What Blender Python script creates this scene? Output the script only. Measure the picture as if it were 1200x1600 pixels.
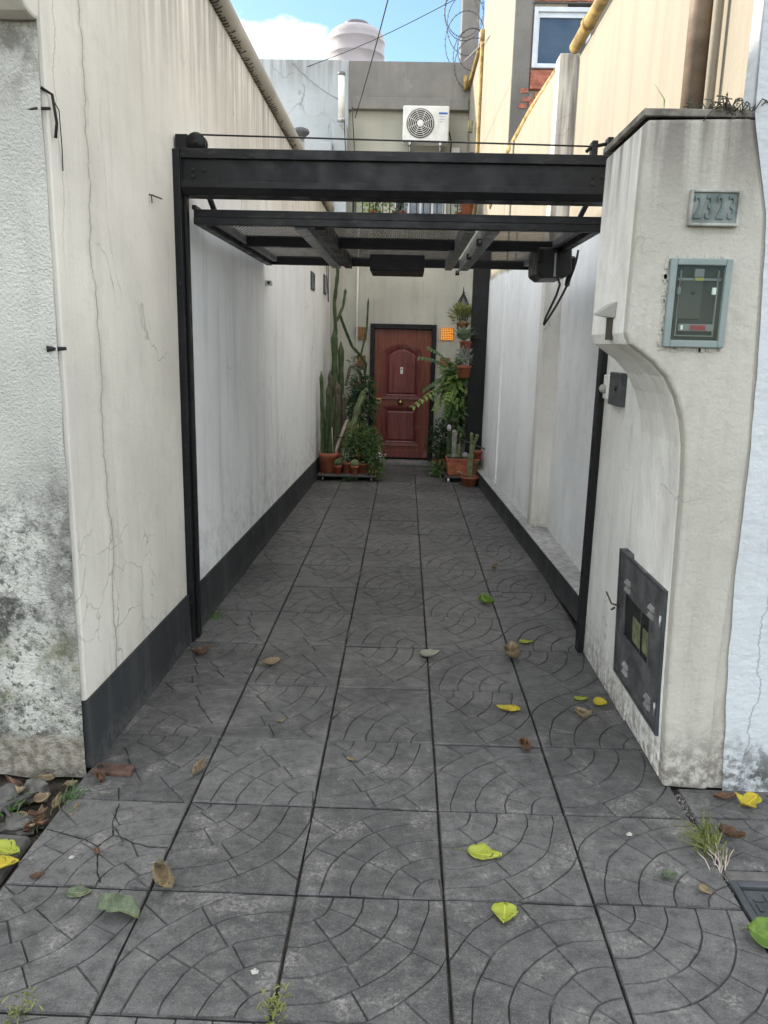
import bpy, bmesh, math, random
from mathutils import Vector, Matrix, noise as mnoise
R = math.radians
rng = random.Random(7)
scene = bpy.context.scene
for o in list(bpy.data.objects):
    bpy.data.objects.remove(o)
COL = scene.collection

# ------------------------------------------------------------------ camera
CAM_H = 1.8
pitch, yaw, roll = R(12.36), R(1.31), R(1.32)
fw = Vector((-math.sin(yaw) * math.cos(pitch), math.cos(yaw) * math.cos(pitch), -math.sin(pitch)))
r0 = Vector((math.cos(yaw), math.sin(yaw), 0)); u0 = r0.cross(fw)
rt = r0 * math.cos(roll) + u0 * math.sin(roll)
up = -r0 * math.sin(roll) + u0 * math.cos(roll)
cd = bpy.data.cameras.new('camera')
cd.sensor_fit = 'VERTICAL'; cd.sensor_height = 24.0; cd.lens = 18.0
cd.clip_start = 0.05; cd.clip_end = 500
cam = bpy.data.objects.new('camera', cd); COL.objects.link(cam)
mw = Matrix((rt, up, -fw)).transposed().to_4x4(); mw.translation = (0, 0, CAM_H)
cam.matrix_world = mw
scene.camera = cam

# ------------------------------------------------------------------ sky, sun, exposure
SUN_DIR = Vector((-0.85, 0.36, 0.40)).normalized()      # towards the sun
world = bpy.data.worlds.new('World'); scene.world = world; world.use_nodes = True
wn, wl = world.node_tree.nodes, world.node_tree.links
wn.clear()
wo = wn.new('ShaderNodeOutputWorld'); bg = wn.new('ShaderNodeBackground'); bg.inputs['Strength'].default_value = 0.07
sky = wn.new('ShaderNodeTexSky'); sky.sky_type = 'NISHITA'; sky.sun_disc = False
sky.sun_elevation = math.asin(SUN_DIR.z); sky.sun_rotation = math.atan2(SUN_DIR.x, SUN_DIR.y)
sky.air_density = 1.0; sky.dust_density = .6; sky.ozone_density = 1.0
tc = wn.new('ShaderNodeTexCoord'); mp = wn.new('ShaderNodeMapping')
mp.inputs['Scale'].default_value = (1.0, 1.0, 2.2); mp.inputs['Location'].default_value = (10.55, 0.58, 0.54)
n1 = wn.new('ShaderNodeTexNoise'); n1.inputs['Scale'].default_value = 2.3; n1.inputs['Detail'].default_value = 7; n1.inputs['Roughness'].default_value = 0.55
r1 = wn.new('ShaderNodeMapRange'); r1.inputs['From Min'].default_value = 0.455; r1.inputs['From Max'].default_value = 0.60
mx = wn.new('ShaderNodeMix'); mx.data_type = 'RGBA'; mx.inputs['B'].default_value = (17.6, 17.3, 16.9, 1)
wl.new(tc.outputs['Generated'], mp.inputs['Vector']); wl.new(mp.outputs[0], n1.inputs['Vector'])
wl.new(n1.outputs[0], r1.inputs['Value']); wl.new(r1.outputs[0], mx.inputs['Factor'])
tint = wn.new('ShaderNodeMix'); tint.data_type = 'RGBA'; tint.blend_type = 'MULTIPLY'; tint.inputs['Factor'].default_value = 1; tint.inputs['B'].default_value = (.92, 1.04, 1.03, 1)
wl.new(sky.outputs[0], tint.inputs['A']); wl.new(tint.outputs['Result'], mx.inputs['A']); wl.new(mx.outputs['Result'], bg.inputs['Color']); wl.new(bg.outputs[0], wo.inputs['Surface'])
sl = bpy.data.lights.new('sun', 'SUN'); sl.energy = 2.0; sl.angle = R(2.0); sl.color = (1.0, 0.89, 0.75)
so = bpy.data.objects.new('sun', sl); COL.objects.link(so)
so.rotation_euler = (-SUN_DIR).to_track_quat('-Z', 'Y').to_euler(); so.location = (-20, 10, 20)
vs = scene.view_settings
vs.view_transform = 'Standard'; vs.look = 'None'; vs.gamma = 1.0; vs.use_curve_mapping = False
vs.exposure = 2.0

# ------------------------------------------------------------------ material helper
class NB:
    def __init__(s, name):
        s.m = bpy.data.materials.new(name); s.m.use_nodes = True
        s.t = s.m.node_tree; s.t.nodes.clear()
        s.out = s.t.nodes.new('ShaderNodeOutputMaterial')
        s.p = s.t.nodes.new('ShaderNodeBsdfPrincipled')
        s.t.links.new(s.p.outputs[0], s.out.inputs['Surface'])
    def put(s, sock, v):
        if isinstance(v, bpy.types.NodeSocket): s.t.links.new(v, sock)
        elif isinstance(v, (tuple, list)) and len(v) == 3 and sock.type == 'RGBA': sock.default_value = (*v, 1)
        else: sock.default_value = v
    def new(s, ty): return s.t.nodes.new(ty)
    def pos(s): return s.new('ShaderNodeNewGeometry').outputs['Position']
    def obj(s): return s.new('ShaderNodeTexCoord').outputs['Object']
    def rand(s): return s.new('ShaderNodeObjectInfo').outputs['Random']
    def sep(s, v):
        n = s.new('ShaderNodeSeparateXYZ'); s.put(n.inputs[0], v); return n.outputs
    def map(s, v, scale=(1, 1, 1), loc=(0, 0, 0)):
        n = s.new('ShaderNodeMapping'); s.put(n.inputs['Vector'], v); n.inputs['Scale'].default_value = scale; n.inputs['Location'].default_value = loc
        return n.outputs[0]
    def noise(s, v, scale, detail=4, rough=0.55, dist=0.0):
        n = s.new('ShaderNodeTexNoise'); s.put(n.inputs['Vector'], v)
        n.inputs['Scale'].default_value = scale; n.inputs['Detail'].default_value = detail; n.inputs['Roughness'].default_value = rough; n.inputs['Distortion'].default_value = dist
        return n.outputs[0]
    def voro(s, v, scale, feat='F1'):
        n = s.new('ShaderNodeTexVoronoi'); n.feature = feat; s.put(n.inputs['Vector'], v); n.inputs['Scale'].default_value = scale
        return n.outputs['Distance']
    def vwarp(s, v, scale, amp):
        n = s.new('ShaderNodeTexNoise'); s.put(n.inputs['Vector'], v); n.inputs['Scale'].default_value = scale; n.inputs['Detail'].default_value = 3
        a = s.new('ShaderNodeVectorMath'); a.operation = 'SUBTRACT'; s.put(a.inputs[0], n.outputs['Color']); a.inputs[1].default_value = (.5, .5, .5)
        b = s.new('ShaderNodeVectorMath'); b.operation = 'MULTIPLY_ADD'; s.put(b.inputs[0], a.outputs[0]); b.inputs[1].default_value = (amp,) * 3; s.put(b.inputs[2], v)
        return b.outputs[0]
    def rmp(s, v, a, b, c=0.0, d=1.0):
        n = s.new('ShaderNodeMapRange'); n.interpolation_type = 'SMOOTHSTEP'; s.put(n.inputs['Value'], v)
        n.inputs['From Min'].default_value = a; n.inputs['From Max'].default_value = b; n.inputs['To Min'].default_value = c; n.inputs['To Max'].default_value = d
        return n.outputs[0]
    def ma(s, op, a, b=0.0, c=0.0):
        n = s.new('ShaderNodeMath'); n.operation = op; s.put(n.inputs[0], a); s.put(n.inputs[1], b); s.put(n.inputs[2], c); return n.outputs[0]
    def mul(s, a, b): return s.ma('MULTIPLY', a, b)
    def mix(s, f, a, b):
        n = s.new('ShaderNodeMix'); n.data_type = 'RGBA'; s.put(n.inputs['Factor'], f); s.put(n.inputs['A'], a); s.put(n.inputs['B'], b); return n.outputs['Result']
    def bump(s, h, strength=0.5, dist=0.01, nrm=None):
        n = s.new('ShaderNodeBump'); s.put(n.inputs['Height'], h); n.inputs['Strength'].default_value = strength; n.inputs['Distance'].default_value = dist
        if nrm is not None: s.put(n.inputs['Normal'], nrm)
        return n.outputs[0]
    def fin(s, col, rough=0.8, nrm=None, metal=0.0, spec=0.3):
        s.put(s.p.inputs['Base Color'], col); s.put(s.p.inputs['Roughness'], rough); s.p.inputs['Metallic'].default_value = metal
        s.p.inputs['Specular IOR Level'].default_value = spec
        if nrm is not None: s.put(s.p.inputs['Normal'], nrm)
        return s.m

def scl(c, k): return tuple(min(1, x * k) for x in c)

def plaster(name, base, streak=0.3, dirt=(0.16, 0.15, 0.13), low=(0.35, 0.0), lowamt=0.6, top=None, fine=60, fb=0.25, stucco=0.0, blot=0.15, crack=None, mould=None, flake=0.0, flakecol=(.42, .4, .36)):
    b = NB(name); p = b.pos(); x, y, z = b.sep(p)
    c = b.mix(b.rmp(b.noise(p, 1.1, 5), .3, .7), scl(base, 1 - blot), scl(base, 1.05))
    c = b.mix(b.mul(b.rmp(b.noise(p, 9, 6, .65), .5, .75), .22), c, scl(base, .62))
    st = b.noise(b.map(p, (5, 5, .5)), 1.0, 5, .6)
    c = b.mix(b.mul(b.rmp(st, .48, .74), streak), c, scl(dirt, 1.9))
    st2 = b.noise(b.map(p, (16, 16, 1.1), (3, 1, 0)), 1.0, 3, .6)
    c = b.mix(b.mul(b.rmp(st2, .52, .78), streak * .6), c, scl(dirt, 1.5))
    if top:
        zt, h = top
        m = b.mul(b.rmp(z, zt - h, zt), b.rmp(b.noise(b.map(p, (14, 14, .7), (5, 2, 1)), 1.0, 6, .6), .38, .62))
        c = b.mix(b.mul(m, .6), c, dirt)
    z2 = b.ma('ADD', z, b.mul(b.ma('SUBTRACT', b.noise(p, 4, 5), .5), .35))
    lm = b.mul(b.rmp(z2, low[0], low[1]), b.rmp(b.noise(p, 24, 6, .7), .35, .62))
    c = b.mix(b.mul(lm, lowamt), c, dirt)
    if flake:
        fm = b.mul(b.rmp(b.noise(p, 2.6, 8, .7), .6, .63), flake)
        c = b.mix(fm, c, flakecol)
    spk = b.rmp(b.noise(p, 95, 3, .6), .66, .74)
    c = b.mix(b.mul(spk, .25), c, scl(dirt, 1.2))
    h = b.ma('ADD', b.mul(b.noise(p, fine, 4, .6), fb), b.mul(b.noise(p, 3, 4), .8))
    if stucco:
        h = b.ma('ADD', h, b.mul(b.noise(p, 85, 4, .6, .0), stucco))
        h = b.ma('ADD', h, b.mul(b.noise(p, 120, 2, .5), stucco * .4))
    if crack:
        c, h = crack(b, p, x, y, z, c, h)
    if mould:
        c = mould(b, p, x, y, z, c)
    return b.fin(c, .92, b.bump(h, .7, .012), 0, .2)

def left_cracks(b, p, x, y, z, c, h):
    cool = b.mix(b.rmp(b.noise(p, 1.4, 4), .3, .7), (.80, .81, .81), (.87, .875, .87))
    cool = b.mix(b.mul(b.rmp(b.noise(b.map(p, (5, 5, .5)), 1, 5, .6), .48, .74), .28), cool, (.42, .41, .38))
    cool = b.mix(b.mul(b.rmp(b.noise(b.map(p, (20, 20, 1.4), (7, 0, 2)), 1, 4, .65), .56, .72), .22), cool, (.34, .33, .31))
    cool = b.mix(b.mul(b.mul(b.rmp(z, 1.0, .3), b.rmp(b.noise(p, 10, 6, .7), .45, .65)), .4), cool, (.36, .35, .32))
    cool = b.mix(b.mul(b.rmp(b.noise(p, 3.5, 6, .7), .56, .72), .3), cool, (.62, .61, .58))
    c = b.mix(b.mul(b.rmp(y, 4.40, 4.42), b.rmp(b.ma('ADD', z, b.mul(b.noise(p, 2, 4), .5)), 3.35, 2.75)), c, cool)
    wob = b.ma('SUBTRACT', b.noise(b.map(p, (0, 0, 1)), 1.6, 7, .62), .5)
    d = b.ma('ABSOLUTE', b.ma('SUBTRACT', b.ma('ADD', y, b.mul(wob, .34)), 3.28))
    w = b.rmp(d, .002, .009, 1, 0)
    halo = b.rmp(d, .0, .05, 1, 0)
    w = b.mul(w, b.rmp(b.noise(b.map(p, (0, 0, 1)), 7, 4, .7), .3, .6, .25, 1))
    c = b.mix(b.mul(halo, .22), c, (.33, .30, .25)); c = b.mix(b.mul(w, .65), c, (.16, .14, .12))
    wob2 = b.ma('SUBTRACT', b.noise(b.map(p, (0, 0, 1), (0, 0, 7)), 2.6, 7, .65), .5)
    d2 = b.ma('ABSOLUTE', b.ma('SUBTRACT', b.ma('ADD', y, b.mul(wob2, .25)), 3.02))
    w2 = b.mul(b.rmp(d2, .001, .005, 1, 0), b.rmp(z, 1.9, 2.4))
    c = b.mix(b.mul(w2, .5), c, (.2, .18, .15))
    # spider cracks low down beside the street edge
    e = b.voro(b.vwarp(p, 5, .25), 4.2, 'DISTANCE_TO_EDGE')
    msk = b.mul(b.mul(b.rmp(z, 1.15, .85), b.rmp(y, 4.1, 3.5)), b.rmp(b.noise(p, 2.2, 3), .44, .56))
    w3 = b.mul(b.rmp(e, .004, .02, 1, 0), msk)
    c = b.mix(b.mul(w3, .55), c, (.15, .13, .11))
    # fine hairline cracks under the gutter farther in
    e2 = b.voro(b.vwarp(b.map(p, (1, 1, .45)), 3, .4), 1.5, 'DISTANCE_TO_EDGE')
    w4 = b.mul(b.rmp(e2, .001, .006, 1, 0), b.rmp(b.noise(p, .9, 3), .5, .6))
    c = b.mix(b.mul(w4, .55), c, (.22, .2, .17))
    return c, h

def far_cracks(b, p, x, y, z, c, h):
    e2 = b.voro(b.vwarp(b.map(p, (1, 1, .6)), 3, .4), 1.3, 'DISTANCE_TO_EDGE')
    w4 = b.mul(b.rmp(e2, .002, .012, 1, 0), b.rmp(b.noise(p, .9, 3), .48, .58))
    return b.mix(b.mul(w4, .6), c, (.2, .19, .18)), h

def black_mould(b, p, x, y, z, c):
    zm = b.mul(b.rmp(z, 1.35, .95), 1.0)
    n = b.rmp(b.noise(p, 3.2, 8, .75), .46, .60)
    c = b.mix(b.mul(b.mul(b.mul(zm, n), b.rmp(b.noise(p, 60, 4, .7), .2, .5)), .9), c, (.055, .055, .048))
    n2 = b.rmp(b.noise(b.map(p, (1, 1, .8), (3, 0, 1)), 1.9, 7, .72), .44, .6)
    c = b.mix(b.mul(b.mul(b.rmp(z, 1.6, 1.15), n2), .75), c, (.17, .165, .15))
    sp = b.mul(b.rmp(z, 1.5, .7), b.rmp(b.noise(p, 38, 5, .75), .52, .62))
    c = b.mix(b.mul(b.mul(sp, b.rmp(b.noise(p, 2.1, 4), .38, .55)), .85), c, (.05, .05, .045))
    g = b.mul(b.mul(b.rmp(z, .75, .45), b.rmp(z, .05, .25)), b.rmp(b.noise(p, 5, 6, .7), .47, .66))
    c = b.mix(b.mul(g, .65), c, (.14, .15, .06))
    rawm = b.rmp(b.ma('ADD', z, b.mul(b.ma('SUBTRACT', b.noise(p, 6, 5), .5), .16)), .19, .14)
    c = b.mix(rawm, c, b.mix(b.rmp(b.noise(p, 22, 5), .35, .65), (.16, .14, .11), (.36, .33, .28)))
    tp = b.mul(b.rmp(z, 2.45, 2.85), b.rmp(b.noise(p, 11, 6, .7), .42, .62))
    c = b.mix(b.mul(tp, .7), c, (.14, .12, .10))
    return c

def pier_stain(b, p, x, y, z, c, h):
    tp = b.mul(b.rmp(z, 2.2, 2.62), b.rmp(b.noise(b.map(p, (10, 22, .6)), 1, 6, .6), .42, .62))
    c = b.mix(b.mul(tp, .75), c, (.13, .11, .10))
    e = b.voro(b.vwarp(p, 4, .3), 1.7, 'DISTANCE_TO_EDGE')
    w = b.mul(b.rmp(e, .001, .006, 1, 0), b.rmp(b.noise(p, 1.7, 3), .52, .6))
    c = b.mix(b.mul(w, .5), c, (.2, .19, .17))
    h = b.ma('ADD', h, b.mul(b.noise(b.map(p, (1, 1, .6)), 9, 4, .55), 2.0))
    return c, h

def blue_stain(b, p, x, y, z, c, h):
    wob = b.ma('SUBTRACT', b.noise(b.map(p, (0, 0, 1)), 3.2, 6, .6), .5)
    d = b.ma('ABSOLUTE', b.ma('SUBTRACT', b.ma('ADD', x, b.mul(wob, .22)), 1.46))
    w = b.mul(b.rmp(d, .001, .005, 1, 0), b.rmp(z, 1.2, .9))
    c = b.mix(b.mul(w, .6), c, (.2, .22, .25))
    fl = b.mul(b.rmp(b.noise(b.map(p, (1, 1, .7)), 9, 6, .7), .57, .6), b.rmp(z, .3, .05))
    c = b.mix(fl, c, (.10, .10, .095))
    h = b.ma('ADD', h, b.mul(b.noise(b.map(p, (1, 1, 2.0)), 11, 4, .5), .9))
    return c, h

M = {}
M['left_plaster'] = plaster('left_plaster', (.76, .715, .635), streak=.3, dirt=(.2, .18, .15), low=(.5, .1), lowamt=.35, top=(3.85, 1.0), crack=left_cracks)
M['left_stucco'] = plaster('left_stucco', (.62, .61, .56), streak=.2, low=(.3, 0), lowamt=.7, stucco=2.0, mould=black_mould, dirt=(.13, .125, .11))
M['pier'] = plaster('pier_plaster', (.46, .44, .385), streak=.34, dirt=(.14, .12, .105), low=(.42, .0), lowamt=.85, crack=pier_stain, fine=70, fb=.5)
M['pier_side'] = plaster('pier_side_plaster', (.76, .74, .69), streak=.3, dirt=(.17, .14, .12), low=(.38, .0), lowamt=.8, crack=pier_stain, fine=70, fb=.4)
def sunlit_top_tone(b, p, x, y, z, c, h):  # sunlit upper part: warm tone painted in, dimmed so the sun does not clip
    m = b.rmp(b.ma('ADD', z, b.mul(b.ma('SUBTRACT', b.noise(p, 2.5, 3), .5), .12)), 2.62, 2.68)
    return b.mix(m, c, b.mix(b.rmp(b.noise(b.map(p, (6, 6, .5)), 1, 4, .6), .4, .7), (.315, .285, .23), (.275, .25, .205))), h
M['right_wall'] = plaster('right_wall_plaster', (.86, .87, .87), streak=.12, dirt=(.22, .2, .17), low=(.5, .1), lowamt=.3, blot=.1, flake=.12, flakecol=(.5, .48, .43), crack=sunlit_top_tone)
M['ledge'] = plaster('ledge_plaster', (.58, .575, .55), streak=.1, dirt=(.14, .13, .12), low=(.6, .1), lowamt=.55, blot=.25)
M['blue_paint'] = plaster('blue_wall_paint', (.52, .54, .56), streak=.16, dirt=(.09, .09, .085), low=(.3, .03), lowamt=.9, crack=blue_stain, fine=40, fb=.5, blot=.08)
M['raw_cement'] = plaster('raw_cement', (.36, .35, .32), streak=.3, blot=.25)
M['house_cream'] = plaster('house_cream_plaster', (.52, .505, .43), streak=.55, dirt=(.18, .165, .13), low=(.4, 0), lowamt=.5, top=(3.6, .9))
M['house_upper'] = plaster('house_upper_plaster', (.43, .42, .355), streak=.2, low=(-5, -6))
M['parapet'] = plaster('parapet_concrete', (.25, .24, .225), streak=.7, dirt=(.10, .095, .09), low=(-5, -6), blot=.3, flake=.1, flakecol=(.5, .48, .46))
M['white_house'] = plaster('white_house_plaster', (.44, .475, .50), streak=.3, dirt=(.22, .21, .2), low=(-5, -6), top=(6.35, .6), crack=far_cracks)
M['tower_cream'] = plaster('tower_cream_plaster', (.36, .325, .26), streak=.2, low=(-5, -6), dirt=(.3, .26, .2))
M['tower_grey'] = plaster('tower_grey_concrete', (.21, .2, .185), streak=.4, dirt=(.12, .11, .1), low=(-5, -6), blot=.35, fine=30, fb=.8)
M['rough_concrete'] = plaster('rough_concrete', (.33, .31, .30), streak=.3, low=(-5, -6), blot=.4, stucco=2.5, flake=.3, flakecol=(.5, .49, .47))

def simple(name, col, rough=.6, metal=0., var=.25, scale=6, bump=.15, bscale=60, spec=.4, objc=True, rnd=0.0):
    b = NB(name); p = b.obj() if objc else b.pos()
    c = b.mix(b.rmp(b.noise(p, scale, 5, .6), .3, .7), scl(col, 1 - var), scl(col, 1 + var * .6))
    if rnd:
        c = b.mix(b.mul(b.rand(), rnd), c, scl(col, .55))
    r = b.rmp(b.noise(p, scale * 2.3, 4), .3, .7, max(.05, rough - .12), min(1, rough + .12))
    return b.fin(c, r, b.bump(b.noise(p, bscale, 4), bump, .004), metal, spec)

def black_metal(name, dust=.25):
    b = NB(name); p = b.pos(); 
    n = b.new('ShaderNodeNewGeometry').outputs['Normal']; nx, ny, nz = b.sep(n)
    c = b.mix(b.rmp(b.noise(p, 3, 6, .65), .35, .7), (.004, .0042, .0055), (.009, .009, .0105))
    d = b.mul(b.rmp(b.noise(b.map(p, (2, 2, 9)), 6, 6, .7), .5, .72), dust)
    c = b.mix(d, c, (.045, .042, .04))
    sc = b.rmp(b.noise(b.map(p, (3, 3, 40)), 12, 3, .6), .7, .74)
    c = b.mix(b.mul(sc, .25), c, (.13, .12, .11))
    c = b.mix(b.mul(b.mul(b.rmp(nz, .5, .9), b.rmp(b.noise(p, 12, 5, .7), .35, .65)), .7), c, (.12, .11, .10))
    c = b.mix(b.mul(b.rmp(b.noise(p, 25, 5, .75), .64, .70), .5), c, (.07, .04, .025))
    return b.fin(c, b.rmp(b.noise(p, 9, 5), .3, .7, .35, .6), b.bump(b.noise(p, 70, 3), .12, .003), 0, .3)
M['black'] = black_metal('black_painted_steel')
M['black_dusty'] = black_metal('dusty_black_steel', .6)
M['mesh_steel'] = simple('expanded_steel', (.03, .03, .033), .45, .3, bump=0)
M['black_plastic'] = simple('black_plastic', (.018, .018, .02), .45)
M['plinth'] = plaster('dark_plinth_paint', (.042, .044, .046), streak=.15, dirt=(.12, .115, .11), low=(.12, .0), lowamt=.5, blot=.3)
M['gutter'] = plaster('gutter_fibre_cement', (.42, .39, .33), streak=.2, dirt=(.12, .105, .08), low=(-5, -6), blot=.25)

def slab_mat():
    b = NB('stamped_concrete'); p = b.pos(); x, y, z = b.sep(p); rd = b.rand()
    base = b.mix(b.rmp(b.noise(p, 2.2, 6, .62), .3, .72), (.053, .052, .051), (.128, .125, .120))
    base = b.mix(b.rmp(rd, .0, .5, .55, 0), base, (.043, .042, .042))
    base = b.mix(b.rmp(rd, .55, 1, 0, .5), base, (.14, .136, .13))
    base = b.mix(b.mul(b.rmp(b.noise(p, .8, 5, .6), .5, .68), .45), base, (.038, .037, .037))
    lane = b.rmp(b.ma('ABSOLUTE', b.ma('SUBTRACT', b.ma('ABSOLUTE', b.ma('ADD', x, b.mul(b.noise(p, 1.5, 3), .2))), .68)), .05, .3, 1, 0)
    base = b.mix(b.mul(b.mul(lane, b.rmp(b.noise(p, 3, 5, .7), .35, .65)), .35), base, (.15, .147, .142))
    gr = b.noise(p, 210, 3, .65)
    base = b.mix(b.mul(b.rmp(gr, .45, .68), .4), base, (.22, .213, .2))
    mid = b.noise(b.map(p, (1, 1.3, 1)), 17, 7, .72)
    base = b.mix(b.rmp(mid, .52, .36, 0, .6), base, (.036, .0355, .035))
    base = b.mix(b.rmp(mid, .52, .68, 0, .55), base, (.18, .173, .16))
    base = b.mix(b.mul(b.rmp(b.noise(p, 140, 2, .6), .56, .68), .5), base, (.03, .03, .03))
    gr2 = b.noise(b.map(p, (1, 1.8, 1)), 60, 5, .7)
    base = b.mix(b.mul(b.rmp(gr2, .52, .72), .4), base, (.19, .185, .175))
    # pale worn dusty patches, more of them towards the street
    wn_ = b.mul(b.rmp(b.noise(p, 5.2, 7, .68), .5, .68), b.rmp(y, 6.5, 2.2, .25, 1))
    wn_ = b.mul(wn_, b.rmp(b.noise(p, 75, 4, .7), .4, .65))
    base = b.mix(b.mul(wn_, .75), base, (.33, .312, .285))
    spk = b.rmp(b.voro(b.vwarp(p, 30, .05), 26), .012, .05, 1, 0)
    base = b.mix(b.mul(spk, b.rmp(b.noise(p, 8, 3), .52, .6)), base, (.42, .4, .37))
    # groove floor: dark grime, locally pale dust
    gz = b.rmp(b.sep(b.obj())[2], -.0045, -.0012, 1, 0)
    base = b.mix(b.mul(gz, .42), base, b.mix(b.rmp(b.noise(p, 7, 5), .52, .68), (.022, .0215, .021), (.17, .165, .155)))
    h = b.ma('ADD', b.mul(b.noise(p, 14, 6, .68), 1.2), b.mul(gr, .5))
    return b.fin(base, b.rmp(b.noise(p, 12, 5), .3, .7, .36, .62), b.bump(h, .75, .007), 0, .5)
M['slab'] = slab_mat()

def dirt_mat():
    b = NB('dark_soil'); p = b.pos()
    c = b.mix(b.rmp(b.noise(p, 14, 7, .7), .3, .7), (.022, .019, .016), (.085, .072, .058))
    c = b.mix(b.rmp(b.noise(p, 120, 3), .6, .7), c, (.16, .14, .12))
    return b.fin(c, .95, b.bump(b.noise(p, 40, 6, .7), .8, .02), 0, .15)
M['soil'] = dirt_mat()
M['stone'] = simple('grey_stone', (.11, .105, .095), .85, 0, .35, 14, .5, 45)
M['rust'] = simple('rusty_iron', (.10, .06, .045), .8, .2, .5, 30, .4, 90)
M['old_iron'] = simple('old_iron', (.03, .026, .024), .8, .2, .4, 30, .3)
M['rail_sky_sheen'] = simple('rail_sky_sheen', (.19, .193, .197), .4, .4, .35, 9, .1)  # pale grey stands in for sky reflected on the undersides of the gate rails
M['grey_metal'] = simple('grey_metal', (.075, .08, .085), .5, .3, .35, 8, .2)
M['galv'] = simple('galvanised', (.42, .42, .42), .4, .7, .3)
M['white_plastic'] = simple('white_plastic', (.72, .72, .70), .45, 0, .12)
M['grey_plastic'] = simple('grey_plastic', (.16, .16, .165), .5)
M['tank'] = simple('tank_polyethylene', (.33, .30, .315), .55, 0, .12, 2)
M['yellow_pipe'] = simple('yellow_pipe_paint', (.35, .24, .08), .6, 0, .5, 9, .3)
M['brown_pipe'] = simple('brown_pipe', (.20, .15, .11), .55, .1, .4, 5)
M['terracotta'] = simple('terracotta', (.36, .115, .06), .8, 0, .35, 10, .25)
M['plastic_pot'] = simple('red_plastic_pot', (.40, .09, .05), .5, 0, .15, 8, .05)
M['brick'] = simple('brick', (.36, .13, .085), .9, 0, .4, 18, .6, 40)
M['mortar'] = simple('mortar', (.34, .31, .28), .95, 0, .3, 18, .6, 40)
M['teal_frame'] = simple('teal_frame_paint', (.21, .255, .245), .5, 0, .12, 5)
M['plate'] = simple('number_plate_metal', (.20, .22, .205), .6, .2, .4, 16)
M['plate_digits'] = simple('plate_digits', (.12, .16, .155), .6, .1, .3, 16)
M['plate_frame'] = simple('plate_frame', (.32, .32, .29), .7, .1, .4, 16)
M['red'] = simple('red_label', (.22, .008, .012), .4)
M['yellow'] = simple('yellow_tag', (.34, .29, .05), .5)
M['dark'] = simple('dark_interior', (.022, .02, .018), .8)
M['meter_grey'] = simple('meter_grey', (.035, .033, .028), .6)
M['card'] = simple('card_board_box', (.24, .22, .13), .8, 0, .5, 30)
M['brass'] = simple('brass', (.46, .34, .13), .35, .85, .3)
M['wood_board'] = simple('weathered_board', (.09, .085, .08), .8, 0, .4)
M['wood_pale'] = simple('pale_stake', (.40, .33, .29), .8, 0, .3)
M['sill_stone'] = simple('sill_stone', (.23, .22, .21), .7, 0, .3, 10)
M['wire'] = simple('wire_black', (.02, .02, .022), .5)
M['wire_grey'] = simple('wire_grey', (.28, .28, .28), .6)
M['barb'] = simple('barbed_wire', (.09, .09, .095), .45, .6)
M['blue_tag'] = simple('blue_badge', (.02, .12, .42), .4)
M['alu'] = simple('window_aluminium', (.58, .60, .64), .4, .3, .1)
M['lattice'] = simple('clay_lattice', (.36, .19, .09), .8, 0, .3, 30)

def wood_door(name, col, sc):
    b = NB(name); p = b.obj()
    g = b.noise(b.map(p, (28, 28, 2.2)), 1, 6, .6)
    c = b.mix(b.rmp(g, .3, .7), scl(col, .65), scl(col, 1.2))
    c = b.mix(b.mul(b.rmp(b.noise(p, 5, 6, .7), .55, .75), sc), c, (.30, .20, .20))
    return b.fin(c, .42, b.bump(g, .2, .004), 0, .4)
M['door'] = wood_door('door_varnish', (.20, .052, .024), .25)
M['door_panel'] = wood_door('door_panel_wine', (.17, .04, .034), .6)

def glass(name, col=(.9, .95, .95), rough=.05, alpha=.3):
    b = NB(name); b.fin(col, rough, None, 0, .6)
    tr = b.new('ShaderNodeBsdfTransparent'); tr.inputs[0].default_value = (*col, 1)
    ms = b.new('ShaderNodeMixShader'); ms.inputs[0].default_value = alpha
    gl = b.new('ShaderNodeBsdfGlossy'); gl.inputs['Roughness'].default_value = rough; gl.inputs['Color'].default_value = (.8, .85, .85, 1)
    b.t.links.new(tr.outputs[0], ms.inputs[1]); b.t.links.new(gl.outputs[0], ms.inputs[2]); b.t.links.new(ms.outputs[0], b.out.inputs[0])
    return b.m
M['glass'] = glass('dusty_glass', (.92, .95, .93), .1, .012)
M['pane'] = simple('window_pane_dark', (.035, .06, .10), .08, 0, .3, 2, .0, spec=.8)
b = NB('orange_lit_glass'); b.fin((.8, .35, .05), .5); b.p.inputs['Emission Color'].default_value = (1, .36, .02, 1); b.p.inputs['Emission Strength'].default_value = .45
M['lit'] = b.m

def leafmat(name, col, col2=None, rough=.5, rnd=.5, trans=.25):
    b = NB(name); p = b.pos()
    col2 = col2 or scl(col, .45)
    n = b.rmp(b.noise(p, 9, 4, .6), .3, .7)
    c = b.mix(n, col2, col)
    c = b.mix(b.mul(b.rmp(b.noise(p, 60, 2), .55, .7), .35), c, scl(col, 1.35))
    b.fin(c, rough, None, 0, .35)
    tl = b.new('ShaderNodeBsdfTranslucent'); b.put(tl.inputs['Color'], c)
    ms = b.new('ShaderNodeMixShader'); ms.inputs[0].default_value = trans
    b.t.links.new(b.p.outputs[0], ms.inputs[1]); b.t.links.new(tl.outputs[0], ms.inputs[2]); b.t.links.new(ms.outputs[0], b.out.inputs[0])
    return b.m
M['leaf_dark'] = leafmat('leaf_dark_green', (.06, .11, .04), (.024, .05, .022))
M['leaf_mid'] = leafmat('leaf_mid_green', (.12, .20, .06), (.045, .09, .03))
M['leaf_light'] = leafmat('leaf_light_green', (.26, .36, .10), (.11, .18, .045))
M['leaf_grey'] = leafmat('leaf_grey_green', (.27, .34, .23), (.14, .19, .12))
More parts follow.
